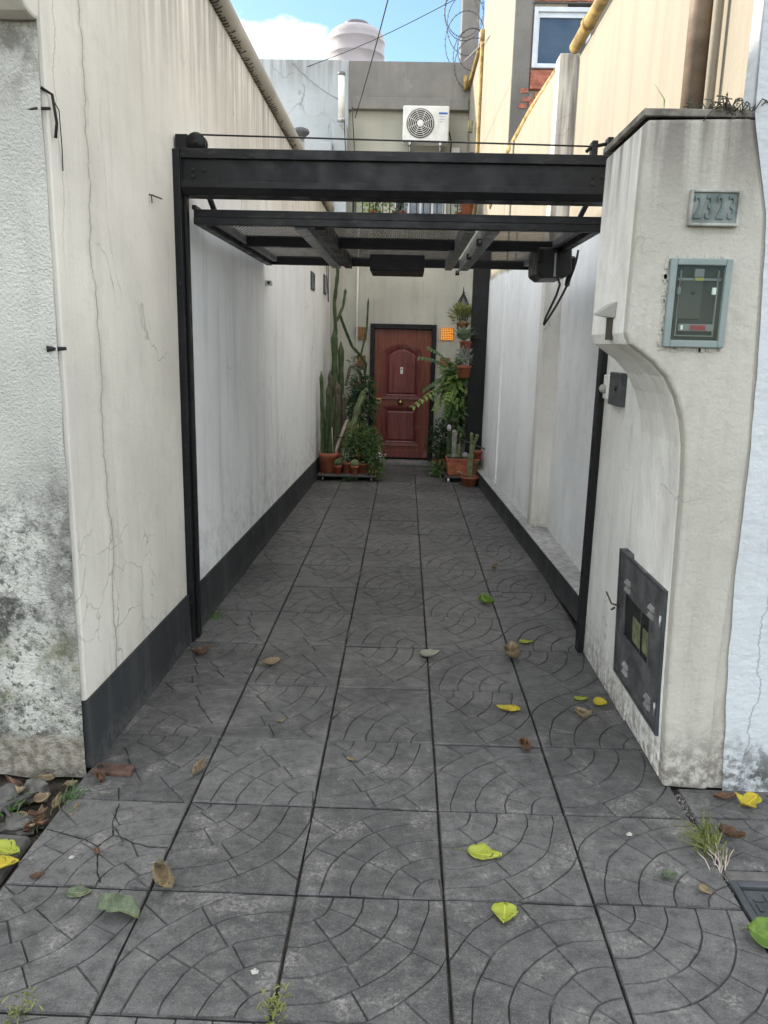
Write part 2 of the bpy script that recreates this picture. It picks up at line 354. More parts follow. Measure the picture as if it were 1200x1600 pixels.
M['leaf_yellowish'] = leafmat('leaf_yellowish', (.26, .27, .08), (.10, .12, .03))
M['leaf_white'] = leafmat('leaf_silver', (.45, .46, .42), (.18, .2, .16))
M['flower'] = leafmat('pale_flower', (.70, .62, .66), (.5, .42, .5))
def cactus(name, col):
    b = NB(name); p = b.obj()
    c = b.mix(b.rmp(b.noise(p, 12, 5, .6), .3, .7), scl(col, .55), scl(col, 1.15))
    sp = b.rmp(b.voro(p, 55), .12, .22, 1, 0)
    c = b.mix(b.mul(sp, .5), c, (.34, .31, .22))
    return b.fin(c, .6, b.bump(b.noise(p, 40, 3), .3, .006), 0, .3)
M['cactus'] = cactus('cactus_green', (.065, .10, .04))
M['cactus_old'] = cactus('cactus_old_corky', (.12, .10, .07))
M['cactus_blue'] = cactus('cactus_blue', (.10, .16, .13))
M['cactus_grey'] = cactus('cactus_grey', (.28, .28, .25))
M['cactus_pale'] = cactus('cactus_pale', (.17, .20, .10))

def litter(name, c1, c2, vein=.3):
    b = NB(name); p = b.obj(); x, y, z = b.sep(p)
    c = b.mix(b.rmp(b.noise(p, 22, 5, .65), .35, .68), c1, c2)
    v = b.ma('ABSOLUTE', b.ma('SUBTRACT', b.ma('FRACT', b.mul(b.ma('SUBTRACT', x, b.mul(b.ma('ABSOLUTE', y), .8)), 42)), .5))
    c = b.mix(b.mul(b.rmp(v, .06, .0), vein), c, scl(c2, 1.4))
    mid = b.rmp(b.ma('ABSOLUTE', y), .0035, .001)
    c = b.mix(b.mul(mid, .6), c, scl(c2, 1.5))
    c = b.mix(b.rmp(b.noise(p, 60, 3), .63, .70), c, (.12, .08, .03))
    c = b.mix(b.mul(b.rmp(b.noise(p, 11, 4, .7), .56, .66), .55), c, (.26, .19, .05))
    b.fin(c, .6, b.bump(b.noise(p, 40, 4), .4, .004), 0, .35)
    tl = b.new('ShaderNodeBsdfTranslucent'); b.put(tl.inputs['Color'], c)
    ms = b.new('ShaderNodeMixShader'); ms.inputs[0].default_value = .3
    b.t.links.new(b.p.outputs[0], ms.inputs[1]); b.t.links.new(tl.outputs[0], ms.inputs[2]); b.t.links.new(ms.outputs[0], b.out.inputs[0])
    return b.m
M['lf_lime'] = litter('litter_lime', (.34, .39, .035), (.43, .46, .09))
M['lf_green'] = litter('litter_green', (.10, .19, .035), (.22, .31, .06))
M['lf_yellow'] = litter('litter_yellow', (.55, .40, .03), (.52, .46, .06))
M['lf_dgreen'] = litter('litter_dull_green', (.09, .12, .07), (.20, .24, .15))
M['lf_pale'] = litter('litter_pale', (.27, .27, .20), (.38, .37, .29))
M['lf_tan'] = litter('litter_tan', (.22, .16, .09), (.34, .27, .17))
M['lf_brown'] = litter('litter_brown', (.09, .05, .03), (.22, .13, .075))
M['lf_red'] = litter('litter_red_brown', (.12, .06, .035), (.22, .12, .07))

# ------------------------------------------------------------------ mesh helper
def tag(o, label=None, cat=None, group=None, kind=None):
    if label: o['label'] = label
    if cat: o['category'] = cat
    if group: o['group'] = group
    if kind: o['kind'] = kind
    return o
def root(name, loc, label, cat, group=None):
    o = bpy.data.objects.new(name, None); COL.objects.link(o); o.location = loc; o.empty_display_size = .1
    return tag(o, label, cat, group)
def origin(o):
    v = Vector((0, 0, 0))
    while o is not None:
        v += o.location; o = o.parent
    return v
class MB:
    def __init__(s): s.v = []; s.f = []; s.sm = []
    def add(s, vs, fs, smooth=False):
        k = len(s.v); s.v += [Vector(a) for a in vs]
        for f in fs: s.f.append([i + k for i in f]); s.sm.append(smooth)
        return s
    def box(s, x0, x1, y0, y1, z0, z1):
        return s.add([(x0, y0, z0), (x1, y0, z0), (x1, y1, z0), (x0, y1, z0), (x0, y0, z1), (x1, y0, z1), (x1, y1, z1), (x0, y1, z1)],
                     [(0, 3, 2, 1), (4, 5, 6, 7), (0, 1, 5, 4), (1, 2, 6, 5), (2, 3, 7, 6), (3, 0, 4, 7)])
    def hexa(s, b, t):     # bottom quad, top quad (ccw from above)
        return s.add(list(b) + list(t), [(0, 3, 2, 1), (4, 5, 6, 7), (0, 1, 5, 4), (1, 2, 6, 5), (2, 3, 7, 6), (3, 0, 4, 7)])
    def prism(s, poly, a, b, axis='y'):   # extrude a 2D polygon along an axis
        def P(q, w): return (q[0], w, q[1]) if axis == 'y' else ((w, q[0], q[1]) if axis == 'x' else (q[0], q[1], w))
        n = len(poly); vs = [P(q, a) for q in poly] + [P(q, b) for q in poly]
        fs = [tuple(range(n)), tuple(range(2 * n - 1, n - 1, -1))] + [(i, i + n, (i + 1) % n + n, (i + 1) % n) for i in range(n)]
        return s.add(vs, fs)
    def tube(s, pts, r, n=8, cap=True, smooth=True, prof=None):
        pts = [Vector(p) for p in pts]; m = len(pts)
        rs = r if isinstance(r, (list, tuple)) else [r] * m
        t0 = (pts[1] - pts[0]).normalized()
        nv = t0.orthogonal().normalized(); vs = []
        for i, p in enumerate(pts):
            t = (pts[min(i + 1, m - 1)] - pts[max(i - 1, 0)]).normalized()
            nv = (nv - t * nv.dot(t)).normalized(); bv = t.cross(nv)
            for k in range(n):
                a = 2 * math.pi * k / n; q = rs[i] * (prof[k] if prof else 1)
                vs.append(p + nv * math.cos(a) * q + bv * math.sin(a) * q)
        fs = [(i * n + k, i * n + (k + 1) % n, (i + 1) * n + (k + 1) % n, (i + 1) * n + k) for i in range(m - 1) for k in range(n)]
        if cap: fs += [tuple(range(n - 1, -1, -1)), tuple(range((m - 1) * n, m * n))]
        return s.add(vs, fs, smooth)
    def lathe(s, prof, c, n=20, smooth=True, ax='z'):
        vs = []; c = Vector(c)
        for r, z in prof:
            for k in range(n):
                a = 2 * math.pi * k / n
                q = (r * math.cos(a), r * math.sin(a), z)
                vs.append(c + Vector(q if ax == 'z' else ((q[0], q[2], q[1]) if ax == 'y' else (q[2], q[0], q[1]))))
        m = len(prof)
        fs = [(i * n + k, i * n + (k + 1) % n, (i + 1) * n + (k + 1) % n, (i + 1) * n + k) for i in range(m - 1) for k in range(n)]
        fs += [tuple(range(n - 1, -1, -1)), tuple(range((m - 1) * n, m * n))]
        if ax == 'y': fs = [f[::-1] for f in fs]
        return s.add(vs, fs, smooth)
    def ball(s, c, rx, ry, rz, rib=0, depth=.12, n=16, m=9):
        vs = []; c = Vector(c)
        for j in range(m + 1):
            ph = math.pi * j / m
            for k in range(n):
                a = 2 * math.pi * k / n; q = 1 - (depth if rib and k % 2 else 0)
                vs.append(c + Vector((rx * q * math.sin(ph) * math.cos(a), ry * q * math.sin(ph) * math.sin(a), rz * math.cos(ph))))
        fs = [(j * n + k, (j + 1) * n + k, (j + 1) * n + (k + 1) % n, j * n + (k + 1) % n) for j in range(m) for k in range(n)]
        return s.add(vs, fs, not rib)
    def leaf(s, p, d, nrm, L, W, bend=.2, fold=.15):
        d = Vector(d).normalized(); nrm = Vector(nrm); side = d.cross(nrm)
        if side.length < 1e-4: side = d.orthogonal()
        side.normalize(); nn = side.cross(d); p = Vector(p)
        a = p; b_ = p + d * L * .45 + nn * bend * L * .25; e = p + d * L - nn * bend * L * .6
        l = p + d * L * .42 + side * W * .5 + nn * fold * W; r_ = p + d * L * .42 - side * W * .5 + nn * fold * W
        return s.add([a, l, e, r_, b_], [(0, 4, 1), (1, 4, 2), (0, 3, 4), (3, 2, 4)], True)
    def shear(s, f):
        for v in s.v: v.x += f(v.z)
        return s
    def build(s, name, mat, parent=None, bevel=0, seg=2, kind=None, label=None, cat=None, group=None, auto=True):
        if parent is None:
            xs = [v.x for v in s.v]; ys = [v.y for v in s.v]; zs = [v.z for v in s.v]
            og = Vector(((min(xs) + max(xs)) / 2, (min(ys) + max(ys)) / 2, min(zs)))
        else: og = origin(parent)
        me = bpy.data.meshes.new(name)
        me.from_pydata([tuple(v - og) for v in s.v], [], s.f)
        me.validate(); 
        bm = bmesh.new(); bm.from_mesh(me); bmesh.ops.recalc_face_normals(bm, faces=bm.faces); bm.to_mesh(me); bm.free()
        if len(me.polygons) == len(s.sm): me.polygons.foreach_set('use_smooth', s.sm)
        me.materials.append(M[mat] if isinstance(mat, str) else mat)
        o = bpy.data.objects.new(name, me); COL.objects.link(o)
        if parent is None: o.location = og
        else: o.parent = parent
        if bevel:
            md = o.modifiers.new('bevel', 'BEVEL'); md.width = bevel; md.segments = seg; md.limit_method = 'ANGLE'; md.angle_limit = R(40)
        return tag(o, label, cat, group, kind)
def box(name, mat, parent, *c, bevel=0, **k): return MB().box(*c).build(name, mat, parent, bevel, **k)

def XL(y): return -1.30 + .0185 * (y - 2.92)      # face of the left wall
def XK(y): return 1.20 - .04 * (y - 4.9)           # outer edge of the right kerb
def XR(y): return 1.22 - .04 * (y - 7)             # right wall beyond the pilaster

# ================================================================== SETTING
g = MB(); g.add([(-80, -60, -.06), (80, -60, -.06), (80, 140, -.06), (-80, 140, -.06)], [(0, 1, 2, 3)])
g.build('ground', 'soil', None, kind='structure', label='dark soil and bare ground under the paving')

# ---- stamped concrete slabs
def clip(poly, a, b_, c):      # keep a*x+b*y<=c
    out = []
    for i in range(len(poly)):
        p, q = poly[i], poly[(i + 1) % len(poly)]
        dp, dq = a * p[0] + b_ * p[1] - c, a * q[0] + b_ * q[1] - c
        if dp <= 0: out.append(p)
        if (dp < 0 < dq) or (dq < 0 < dp):
            t = dp / (dp - dq); out.append((p[0] + t * (q[0] - p[0]), p[1] + t * (q[1] - p[1])))
    return out
def clean(poly, eps=.02):
    out = []
    for p in poly:
        if not out or math.hypot(p[0] - out[-1][0], p[1] - out[-1][1]) > eps: out.append(p)
    while len(out) > 2 and math.hypot(out[0][0] - out[-1][0], out[0][1] - out[-1][1]) <= eps: out.pop()
    return out
def inset(poly, g_):
    n = len(poly); res = []
    for i in range(n):
        p0, p, p1 = Vector(poly[i - 1]), Vector(poly[i]), Vector(poly[(i + 1) % n])
        a = (p - p0); b_ = (p1 - p)
        if a.length < 1e-6 or b_.length < 1e-6: res.append(tuple(p)); continue
        a.normalize(); b_.normalize()
        na, nb = Vector((-a.y, a.x)), Vector((-b_.y, b_.x))
        m = na + nb
        if m.length < .3: m = na
        else: m = m / max(.45, m.length_squared / 2)
        lim = .55 * min((p - p0).length, (p1 - p).length)
        v_ = m * g_
        if v_.length > lim: v_ = v_ * (lim / v_.length)
        res.append((p.x + v_.x, p.y + v_.y))
    return res
def slab_mesh(seed, radii, cnts):
    rr = random.Random(seed); vs = []; fs = []
    def warp(p):
        w = .022
        e = min(p[0], p[1], 1 - p[0], 1 - p[1]); k = min(1, max(0, e / .05))
        q = Vector((p[0] * 3.1 + seed * 7.3, p[1] * 3.1, seed * 1.7)); q2 = q * 3.3
        return (p[0] + k * (w * mnoise.noise(q) + .009 * mnoise.noise(q2)), p[1] + k * (w * mnoise.noise(q + Vector((9, 4, 2))) + .009 * mnoise.noise(q2 + Vector((5, 1, 3)))))
    inner = 0
    for bi, ro in enumerate(radii):
        n = cnts[bi]; angs = [0] + [90 * (i + rr.uniform(-.22, .22)) / n for i in range(1, n)] + [90]
        for j in range(n):
            a0, a1 = angs[j], angs[j + 1]; st = max(2, int((a1 - a0) / 5))
            outer = [(ro * math.cos(R(a0 + (a1 - a0) * k / st)), ro * math.sin(R(a0 + (a1 - a0) * k / st))) for k in range(st + 1)]
            if inner > 0: inn = [(inner * math.cos(R(a1 + (a0 - a1) * k / st)), inner * math.sin(R(a1 + (a0 - a1) * k / st))) for k in range(st + 1)]
            else: inn = [(0, 0)]
            poly = outer + inn
            for c in ((-1, 0, 0), (1, 0, 1), (0, -1, 0), (0, 1, 1)): poly = clip(poly, *c) if len(poly) > 2 else poly
            poly = clean([warp(p) for p in poly])
            if len(poly) < 3: continue
            ar = sum(poly[i][0] * poly[(i + 1) % len(poly)][1] - poly[(i + 1) % len(poly)][0] * poly[i][1] for i in range(len(poly))) / 2
            if abs(ar) < .003: continue
            if ar < 0: poly = poly[::-1]
            tz = rr.uniform(-.0006, .0006); gw = .0043 * rr.uniform(.65, 1.5)
            i1 = inset(poly, gw * .75); i2 = inset(poly, gw * 1.55)
            k0 = len(vs); n_ = len(poly)
            vs += [(p[0] - .5, p[1] - .5, -.0066) for p in poly] + [(p[0] - .5, p[1] - .5, -.0045 + tz) for p in i1] + [(p[0] - .5, p[1] - .5, tz) for p in i2]
            for q in range(n_):
                w = (q + 1) % n_
                fs.append((k0 + q, k0 + w, k0 + n_ + w, k0 + n_ + q)); fs.append((k0 + n_ + q, k0 + n_ + w, k0 + 2 * n_ + w, k0 + 2 * n_ + q))
            fs.append(tuple(k0 + 2 * n_ + q for q in range(n_)))
        inner = ro
    k0 = len(vs)
    vs += [(x - .5, y - .5, z) for z in (-.045, -.0069) for x, y in ((0, 0), (1, 0), (1, 1), (0, 1))]
    fs += [tuple(k0 + i for i in f) for f in ((0, 3, 2, 1), (4, 5, 6, 7), (0, 1, 5, 4), (1, 2, 6, 5), (2, 3, 7, 6), (3, 0, 4, 7))]
    me = bpy.data.meshes.new('paving_slab'); me.from_pydata(vs, [], fs); me.validate(); me.materials.append(M['slab'])
    return me
SLABS = []; sd_ = 0
while len(SLABS) < 7 and sd_ < 60:
    sd_ += 1; q_ = random.Random(sd_ * 31); r_a = q_.uniform(.17, .26); rad_ = [r_a]
    for _ in range(4): rad_.append(rad_[-1] + q_.uniform(.2, .235))
    me = slab_mesh(sd_, rad_ + [1.45], (1 + sd_ % 2, q_.choice((2, 3)), 3, q_.choice((3, 4)), q_.choice((3, 4)), 2))
    me.calc_loop_triangles(); ta = {}
    for tri in me.loop_triangles: ta[tri.polygon_index] = ta.get(tri.polygon_index, 0) + tri.area
    if all(abs(ta[p.index] - p.area) < .0003 for p in me.polygons if len(p.vertices) != 4): SLABS.append(me)
pav = MB().add([(-1.31, .4, -.018), (1.19, .4, -.018), (1.19, 11.75, -.018), (-1.31, 11.75, -.018)], [(0, 1, 2, 3)]).build('driveway_paving', 'soil', None, kind='structure', label='dark grey stamped concrete driveway slabs between the walls')
pov = origin(pav)
def slab(x0, x1, y0, y1, flip, parent, z=0.0, gap=.0072):
    o = bpy.data.objects.new('paving_slab', rng.choice(SLABS)); COL.objects.link(o); o.parent = parent
    og = origin(parent)
    o.location = Vector(((x0 + x1) / 2, (y0 + y1) / 2, z)) - og
    o.scale = (x1 - x0 - gap, y1 - y0 - gap * 1.45, 1)
    o.rotation_euler = (rng.uniform(-.005, .005), rng.uniform(-.005, .005), math.pi if flip else 0)
    o.rotation_euler.z += R(rng.choice((0, 0)))
    return o
cols = [-1.299, -.805, -.315, .178, .677, 1.17]
rows = [.74, 1.235, 1.73, 2.223, 2.72, 3.245, 3.81, 4.383]
while rows[-1] < 11.4: rows.append(rows[-1] + .57)
rows[-1] = 11.74
# slab local +x,+y quarter fan is centred on its lower-left corner; mirror by negative x scale -> centred lower-right, flipped -> upper-left
for i in range(5):
    for j in range(len(rows) - 1):
        y0, y1 = rows[j], rows[j + 1]
        dy = .012 if i == 4 else (-.006 if i == 0 else 0)
        o = slab(cols[i], cols[i + 1], y0 + dy, y1 + dy, (i + j) % 2 == 0, pav, rng.uniform(-.003, .003))
        o.scale.x *= -1
        if i == 0 and j == 3:        # corner broken away on the street side
            pass

# cracks through the slab at the street-side left corner
def ribbon(mb, pts, w, z):
    pts = [Vector((p[0], p[1], z)) for p in pts]
    fine = []
    for a, b_ in zip(pts, pts[1:]):
        for k in range(6): fine.append(a.lerp(b_, k / 6))
    fine.append(pts[-1])
    fine = [p + Vector((mnoise.noise(p * 30) * .006, mnoise.noise(p * 30 + Vector((3, 3, 3))) * .006, 0)) for p in fine]
    vs = []
    for i, p in enumerate(fine):
        t = (fine[min(i + 1, len(fine) - 1)] - fine[max(0, i - 1)]).normalized(); s_ = Vector((-t.y, t.x, 0)) * w * rng.uniform(.4, 1.1) * (.35 if i in (0, len(fine) - 1) else 1)
        vs += [p + s_, p - s_]
    mb.add(vs, [(2 * i, 2 * i + 1, 2 * i + 3, 2 * i + 2) for i in range(len(fine) - 1)])
M['grime'] = simple('grime', (.075, .066, .05), .95, 0, .3)
M['crack'] = simple('crack_dark', (.012, .011, .01), .95, 0, .2)
cr = MB()
ribbon(cr, [(-1.08, 2.69), (-1.06, 2.56), (-1.03, 2.49), (-1.06, 2.42), (-1.02, 2.31), (-.98, 2.235)], .0035, .0035)
ribbon(cr, [(-1.03, 2.49), (-.94, 2.45), (-.86, 2.43), (-.81, 2.43)], .0028, .0035)
ribbon(cr, [(-1.06, 2.42), (-1.13, 2.46), (-1.22, 2.49), (-1.29, 2.51)], .0028, .0035)
cr.build('crack', 'crack', pav)

# ---- neighbouring pavement on the right
rp = MB().add([(1.1905, .4, -.017), (6, .4, -.017), (6, 2.99, -.017), (1.1905, 2.99, -.017)], [(0, 1, 2, 3)]).build('sidewalk', 'soil', None, kind='structure', label='neighbour sidewalk of older stamped slabs under the blue wall')
for (x0, x1, y0, y1, f) in [(1.195, 1.68, 2.75, 2.955, 0), (1.68, 2.2, 2.75, 2.955, 1), (1.19, 1.66, 2.43, 2.75, 1), (1.66, 2.2, 2.43, 2.75, 0), (1.62, 2.15, 1.95, 2.41, 0), (1.62, 2.15, 1.45, 1.95, 1), (1.18, 1.62, 1.2, 1.7, 1)]:
    slab(x0, x1, y0, y1, f, rp, -.006)
box('kerb_strip', 'stone', rp, 1.178, 1.66, 2.375, 2.425, -.04, .004, bevel=.008)

# drain cover beside the grass tuft
dc = root('drain_cover', (1.4, 2.05, -.03), 'dark metal drain cover set in the sidewalk beside the driveway', 'drain cover')
MB().box(1.175, 1.2, 1.72, 2.37, -.03, .002).box(1.2, 1.6, 2.345, 2.37, -.03, .002).box(1.58, 1.605, 1.72, 2.345, -.03, .002).box(1.2, 1.58, 1.72, 1.745, -.03, .002).build('frame', 'grey_metal', dc, .003)
pl = box('cover_plate', 'grey_metal', dc, 1.207, 1.573, 1.752, 2.338, -.03, -.008, bevel=.004)
rb = MB()
for i in range(8):
    for j in range(12):
        x = 1.225 + i * .042; y = 1.772 + j * .046
        if (i + j) % 2: rb.box(x, x + .034, y, y + .012, -.008, -.003)
        else: rb.box(x, x + .012, y, y + .036, -.008, -.003)
rb.build('tread_ribs', 'grey_metal', pl, kind='stuff')

# ================================================================== LEFT HOUSE
lh = root('left_house', (-3, 6, 0), 'white plastered neighbour house along the left side of the driveway', 'house')
w = MB()
ys = [2.92, 5.2, 8.5, 11.75]
def ztop(y): return 3.86 - .04 * (y - 5.2)
w.hexa([(-6, 2.94, 0), (XL(2.92), 2.94, 0), (XL(11.75), 11.75, 0), (-6, 11.75, 0)],
       [(-6, 2.94, ztop(2.92)), (XL(2.92), 2.94, ztop(2.92)), (XL(11.75), 11.75, ztop(11.75)), (-6, 11.75, ztop(11.75))])
w.build('side_wall', 'left_plaster', lh, .015)
# rough facade facing the street: subdivided and slightly uneven
f = MB(); nx_, nz_ = 60, 60
x0, x1, z0, z1 = -2.4, XL(2.92) - .004, -.03, 2.88
vs = []
for j in range(nz_ + 1):
    for i in range(nx_ + 1):
        x = x0 + (x1 - x0) * i / nx_; z = z0 + (z1 - z0) * j / nz_
        d = .012 * mnoise.noise(Vector((x * 3, z * 3, 1))) + .006 * mnoise.noise(Vector((x * 11, z * 11, 4)))
        lowb = max(0, 1 - z / .16); d += lowb * (.0 + .02 * mnoise.noise(Vector((x * 7, z * 9, 8))))
        ex = .006 * mnoise.noise(Vector((z * 6, 3, 2))) if i == nx_ else 0
        vs.append((x + ex, 2.908 + d, z))
f.add(vs, [(j * (nx_ + 1) + i, j * (nx_ + 1) + i + 1, (j + 1) * (nx_ + 1) + i + 1, (j + 1) * (nx_ + 1) + i) for j in range(nz_) for i in range(nx_)], True)
f.build('street_facade', 'left_stucco', lh)
# projecting lintel above with a rounded lower corner
xe = XL(2.92) + .004
ov = [(-.0, 2.93), (-.012, 2.862), (-.05, 2.856), (-.10, 2.862), (-.16, 2.90), (-.20, 2.97), (-.215, 3.06), (-.215, 3.95), (0.02, 3.95)]
MB().prism([(2.93 + a, z) for a, z in ov], -6, xe, 'x').build('lintel', 'left_plaster', lh, .012)
# plinth band along the driveway
pb = MB(); seg = 24
for k in range(seg):
    a, c_ = 2.94 + (11.7 - 2.94) * k / seg, 2.94 + (11.7 - 2.94) * (k + 1) / seg
    h = lambda y: .31 - .007 * (y - 2.9)
    pr_ = lambda y: .012 if y > 4.4 else .006
    pb.hexa([(XL(a) - .05, a, 0), (XL(a) + .02, a, 0), (XL(c_) + .02, c_, 0), (XL(c_) - .05, c_, 0)], [(XL(a) - .05, a, h(a)), (XL(a) + .012, a, h(a)), (XL(c_) + .012, c_, h(c_)), (XL(c_) - .05, c_, h(c_))])
pb.build('plinth', 'plinth', lh)
# half-round gutter coping with ribs along the top
gp = MB(); pts = [(XL(y) + .005, y, ztop(y) + .035) for y in [2.7 + .4 * i for i in range(23)]]
gp.tube(pts, .075, 12)
go = gp.build('coping', 'gutter', lh)
rb = MB()
y = 2.8
while y < 11.4:
    c = Vector((XL(y) + .005, y, ztop(y) + .035)); vs = []
    for k in range(9):
        a = R(-115 + 13 * k); L = rng.uniform(.3, 1)
        if k < 1 + 5 * L: 
            vs.append(c + Vector((math.cos(a) * .0765, -.012, math.sin(a) * .0765))); vs.append(c + Vector((math.cos(a) * .0765, rng.uniform(.002, .016), math.sin(a) * .0765)))
    n = len(vs) // 2
    if n > 1: rb.add(vs, [(2 * i, 2 * i + 1, 2 * i + 3, 2 * i + 2) for i in range(n - 1)])
    y += rng.uniform(.03, .05)
rb.build('grime_streaks', 'grime', go, kind='stuff')
# small window openings far along the wall
for (y, z, h) in [(9.65, 2.42, .22), (10.9, 2.45, .26)]:
    x = XL(y)
    fr = MB().box(x - .01, x + .012, y, y + .34, z, z + h).build('window', 'grey_metal', lh)
    MB().box(x + .012, x + .02, y + .02, y + .32, z + .02, z + h - .02).build('pane', 'pane', fr)
MB().tube([(XL(11.3) + .03, 11.3, 3.5), (XL(11.0) + .05, 11.1, 2.7), (XL(11.0) + .06, 11.0, 2.35), (XL(10.9) + .05, 10.9, 2.7), (XL(10.8) + .03, 10.8, 3.5)], .006, 6).build('cable', 'wire', lh)
# iron hook at the corner, brackets and nails
hk = root('iron_hook', (-1.29, 2.97, 2.6), 'rusty bent iron hinge hook on the left wall corner near the top', 'hook')
x = XL(2.95)
MB().tube([(x - .07, 2.915, 2.575), (x - .02, 2.905, 2.58), (x + .012, 2.94, 2.59)], .0055, 6).build('spike', 'old_iron', hk)
MB().tube([(x - .012, 2.93, 2.655), (x + .016, 2.955, 2.64), (x + .02, 2.97, 2.55), (x + .012, 2.97, 2.50)], .0055, 6).tube([(x + .016, 2.95, 2.63), (x + .018, 3.0, 2.60), (x + .012, 3.02, 2.48), (x + .008, 3.025, 2.40)], .002, 5).build('bent_bar', 'old_iron', hk)
s_ = MB().tube([(x - .045, 2.905, 1.752), (x + .02, 2.93, 1.755)], [.012, .006], 6)
s_.build('iron_pin', 'old_iron', None, label='short rusty iron pin stuck in the left wall corner at eye height', cat='pin')
s_ = MB().tube([(XL(4.0) - .01, 3.98, 2.49), (XL(4) + .02, 3.98, 2.485), (XL(4) + .025, 4.1, 2.49)], .004, 5).tube([(XL(4) + .012, 3.98, 2.485), (XL(4) + .012, 3.985, 2.45)], .003, 5)
s_.build('bent_nail', 'rust', None, label='small bent nail in the left wall beside the gate post', cat='nail')
s_ = root('wall_bracket', (XL(6.9), 6.9, 2.28), 'small metal eye bracket on left wall inside the gate', 'bracket')
MB().box(XL(6.9) - .005, XL(6.9) + .05, 6.85, 6.93, 2.27, 2.31).build('plate', 'galv', s_, .006)
MB().lathe([(.012, 0), (.012, .014)], (XL(6.9) + .03, 6.842, 2.29), 10, ax='y').build('bolt', 'dark', s_)

# rusty hinge plate lying at the wall corner
hp = MB().hexa([(-1.275, 2.885, 0), (-1.1, 2.875, 0), (-1.105, 2.945, 0), (-1.27, 2.95, 0)], [(-1.275, 2.885, .02), (-1.1, 2.875, .02), (-1.105, 2.945, .02), (-1.27, 2.95, .02)])
hr = root('pivot_plate', (-1.19, 2.91, 0), 'rusty iron pivot plate on the paving at the left wall corner', 'iron plate')
hp.build('plate', 'rust', hr, .004)
MB().lathe([(.012, .0), (.014, .004), (.006, .004)], (-1.245, 2.915, .02), 10).build('bolt_hole', 'dark', hr)

# ================================================================== RIGHT PIER
rpier = root('gate_pier', (1.2, 3.5, 0), 'plastered masonry gate pier with curved overhang on the right', 'pier')
prof = [(1.19, 2.6), (.825, 2.59), (.82, 1.86), (.835, 1.82), (.88, 1.79), (.93, 1.755), (.985, 1.70), (1.03, 1.625), (1.06, 1.54), (1.08, 1.44), (1.09, 1.3), (1.10, .9), (1.115, .4), (1.135, 0), (1.325, -.01), (1.31, .5), (1.32, .95), (1.32, 1.45), (1.297, 1.92), (1.272, 2.28), (1.235, 2.42)]
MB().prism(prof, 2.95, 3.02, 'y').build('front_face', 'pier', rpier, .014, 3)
prof2 = [(1.36, 2.598)] + [(a + .0015 if a < 1.2 else a, b_) for a, b_ in prof[1:14]] + [(1.36, 0)]
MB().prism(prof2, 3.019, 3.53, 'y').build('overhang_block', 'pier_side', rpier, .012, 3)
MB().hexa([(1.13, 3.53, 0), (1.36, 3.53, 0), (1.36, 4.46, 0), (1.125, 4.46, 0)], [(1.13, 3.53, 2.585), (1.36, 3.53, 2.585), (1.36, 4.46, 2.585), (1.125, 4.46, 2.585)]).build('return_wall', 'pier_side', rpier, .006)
# cracked masonry strip down the joint with the blue wall
cs = MB(); cs.box(1.16, 1.41, 2.9575, 3.0, .0, 2.595)
cs.build('mortar_joint', 'pier', rpier)
# concrete drip nub with the small niche beneath it
nb = MB(); nb.hexa([(.72, 3.40, 1.935), (.72, 3.48, 1.94), (.83, 3.30, 1.925), (.83, 3.14, 1.92)], [(.725, 3.41, 1.95), (.725, 3.47, 1.952), (.83, 3.32, 1.99), (.83, 3.13, 1.995)])
nb = MB(); nb.hexa([(.772, 3.25, 1.93), (.82, 3.14, 1.918), (.822, 3.27, 1.925), (.772, 3.30, 1.935)], [(.774, 3.25, 1.94), (.822, 3.13, 1.985), (.822, 3.28, 1.98), (.774, 3.30, 1.943)])
nb.build('drip_nub', 'raw_cement', rpier, .006)
box('niche', 'grime', rpier, .812, .8205, 3.17, 3.24, 1.835, 1.922)

# planter trough on top with weeds
M['tray_rim'] = simple('tray_rim', (.17, .155, .13), .8, 0, .5, 14, .4)
tr = root('planter_tray', (1.0, 3.2, 2.6), 'weathered metal planter tray on top of the right pier', 'planter tray')
MB().box(.812, 1.185, 2.953, 2.975, 2.602, 2.627).box(.812, .83, 2.975, 3.53, 2.602, 2.627).box(.83, 1.185, 3.48, 3.5, 2.602, 2.627).build('rim', 'tray_rim', tr, .003)
box('soil', 'soil', tr, .832, 1.18, 2.977, 3.478, 2.603, 2.62)
pw = root('dried_weed', (1.12, 3.0, 2.63), 'dried weeds and roots spilling over the pier tray rim', 'weed')
wd = MB()
for k in range(90):
    p = Vector((rng.gauss(1.11, .045), rng.uniform(2.94, 3.06), 2.62)); q = p + Vector((rng.uniform(-.06, .06), rng.uniform(-.03, .03), rng.uniform(-.05, .05)))
    wd.tube([p, (p + q) / 2 + Vector((0, -.008, .02)), q], .0025, 4)
wd.build('roots', 'grime', pw)
wd = MB()
for k in range(6):
    x = 1.03 + rng.uniform(-.05, .12); p = Vector((x, 3.05, 2.63)); q = p + Vector((rng.uniform(-.1, .05), 0, rng.uniform(.03, .09)))
    wd.tube([p, p.lerp(q, .6) + Vector((0, 0, .02)), q], .0015, 4)
    for t in range(5): wd.leaf(p.lerp(q, t / 5), (rng.uniform(-1, 1), rng.uniform(-1, 1), .5), (0, 0, 1), .015, .008)
wd.build('stems', 'leaf_dark', pw)
pg_ = root('green_sprout', (.89, 3.1, 2.63), 'single bright green leaf sprouting from the pier tray', 'plant')
MB().leaf((.91, 3.05, 2.625), (-.22, 0, 1), (1, -.5, .2), .13, .035, .3, .25).leaf((.91, 3.05, 2.625), (.9, -.1, .12), (0, 0, 1), .1, .02, .2, .2).build('leaf', leafmat('sprout_green', (.22, .42, .05), (.12, .3, .03), trans=.5), pg_)

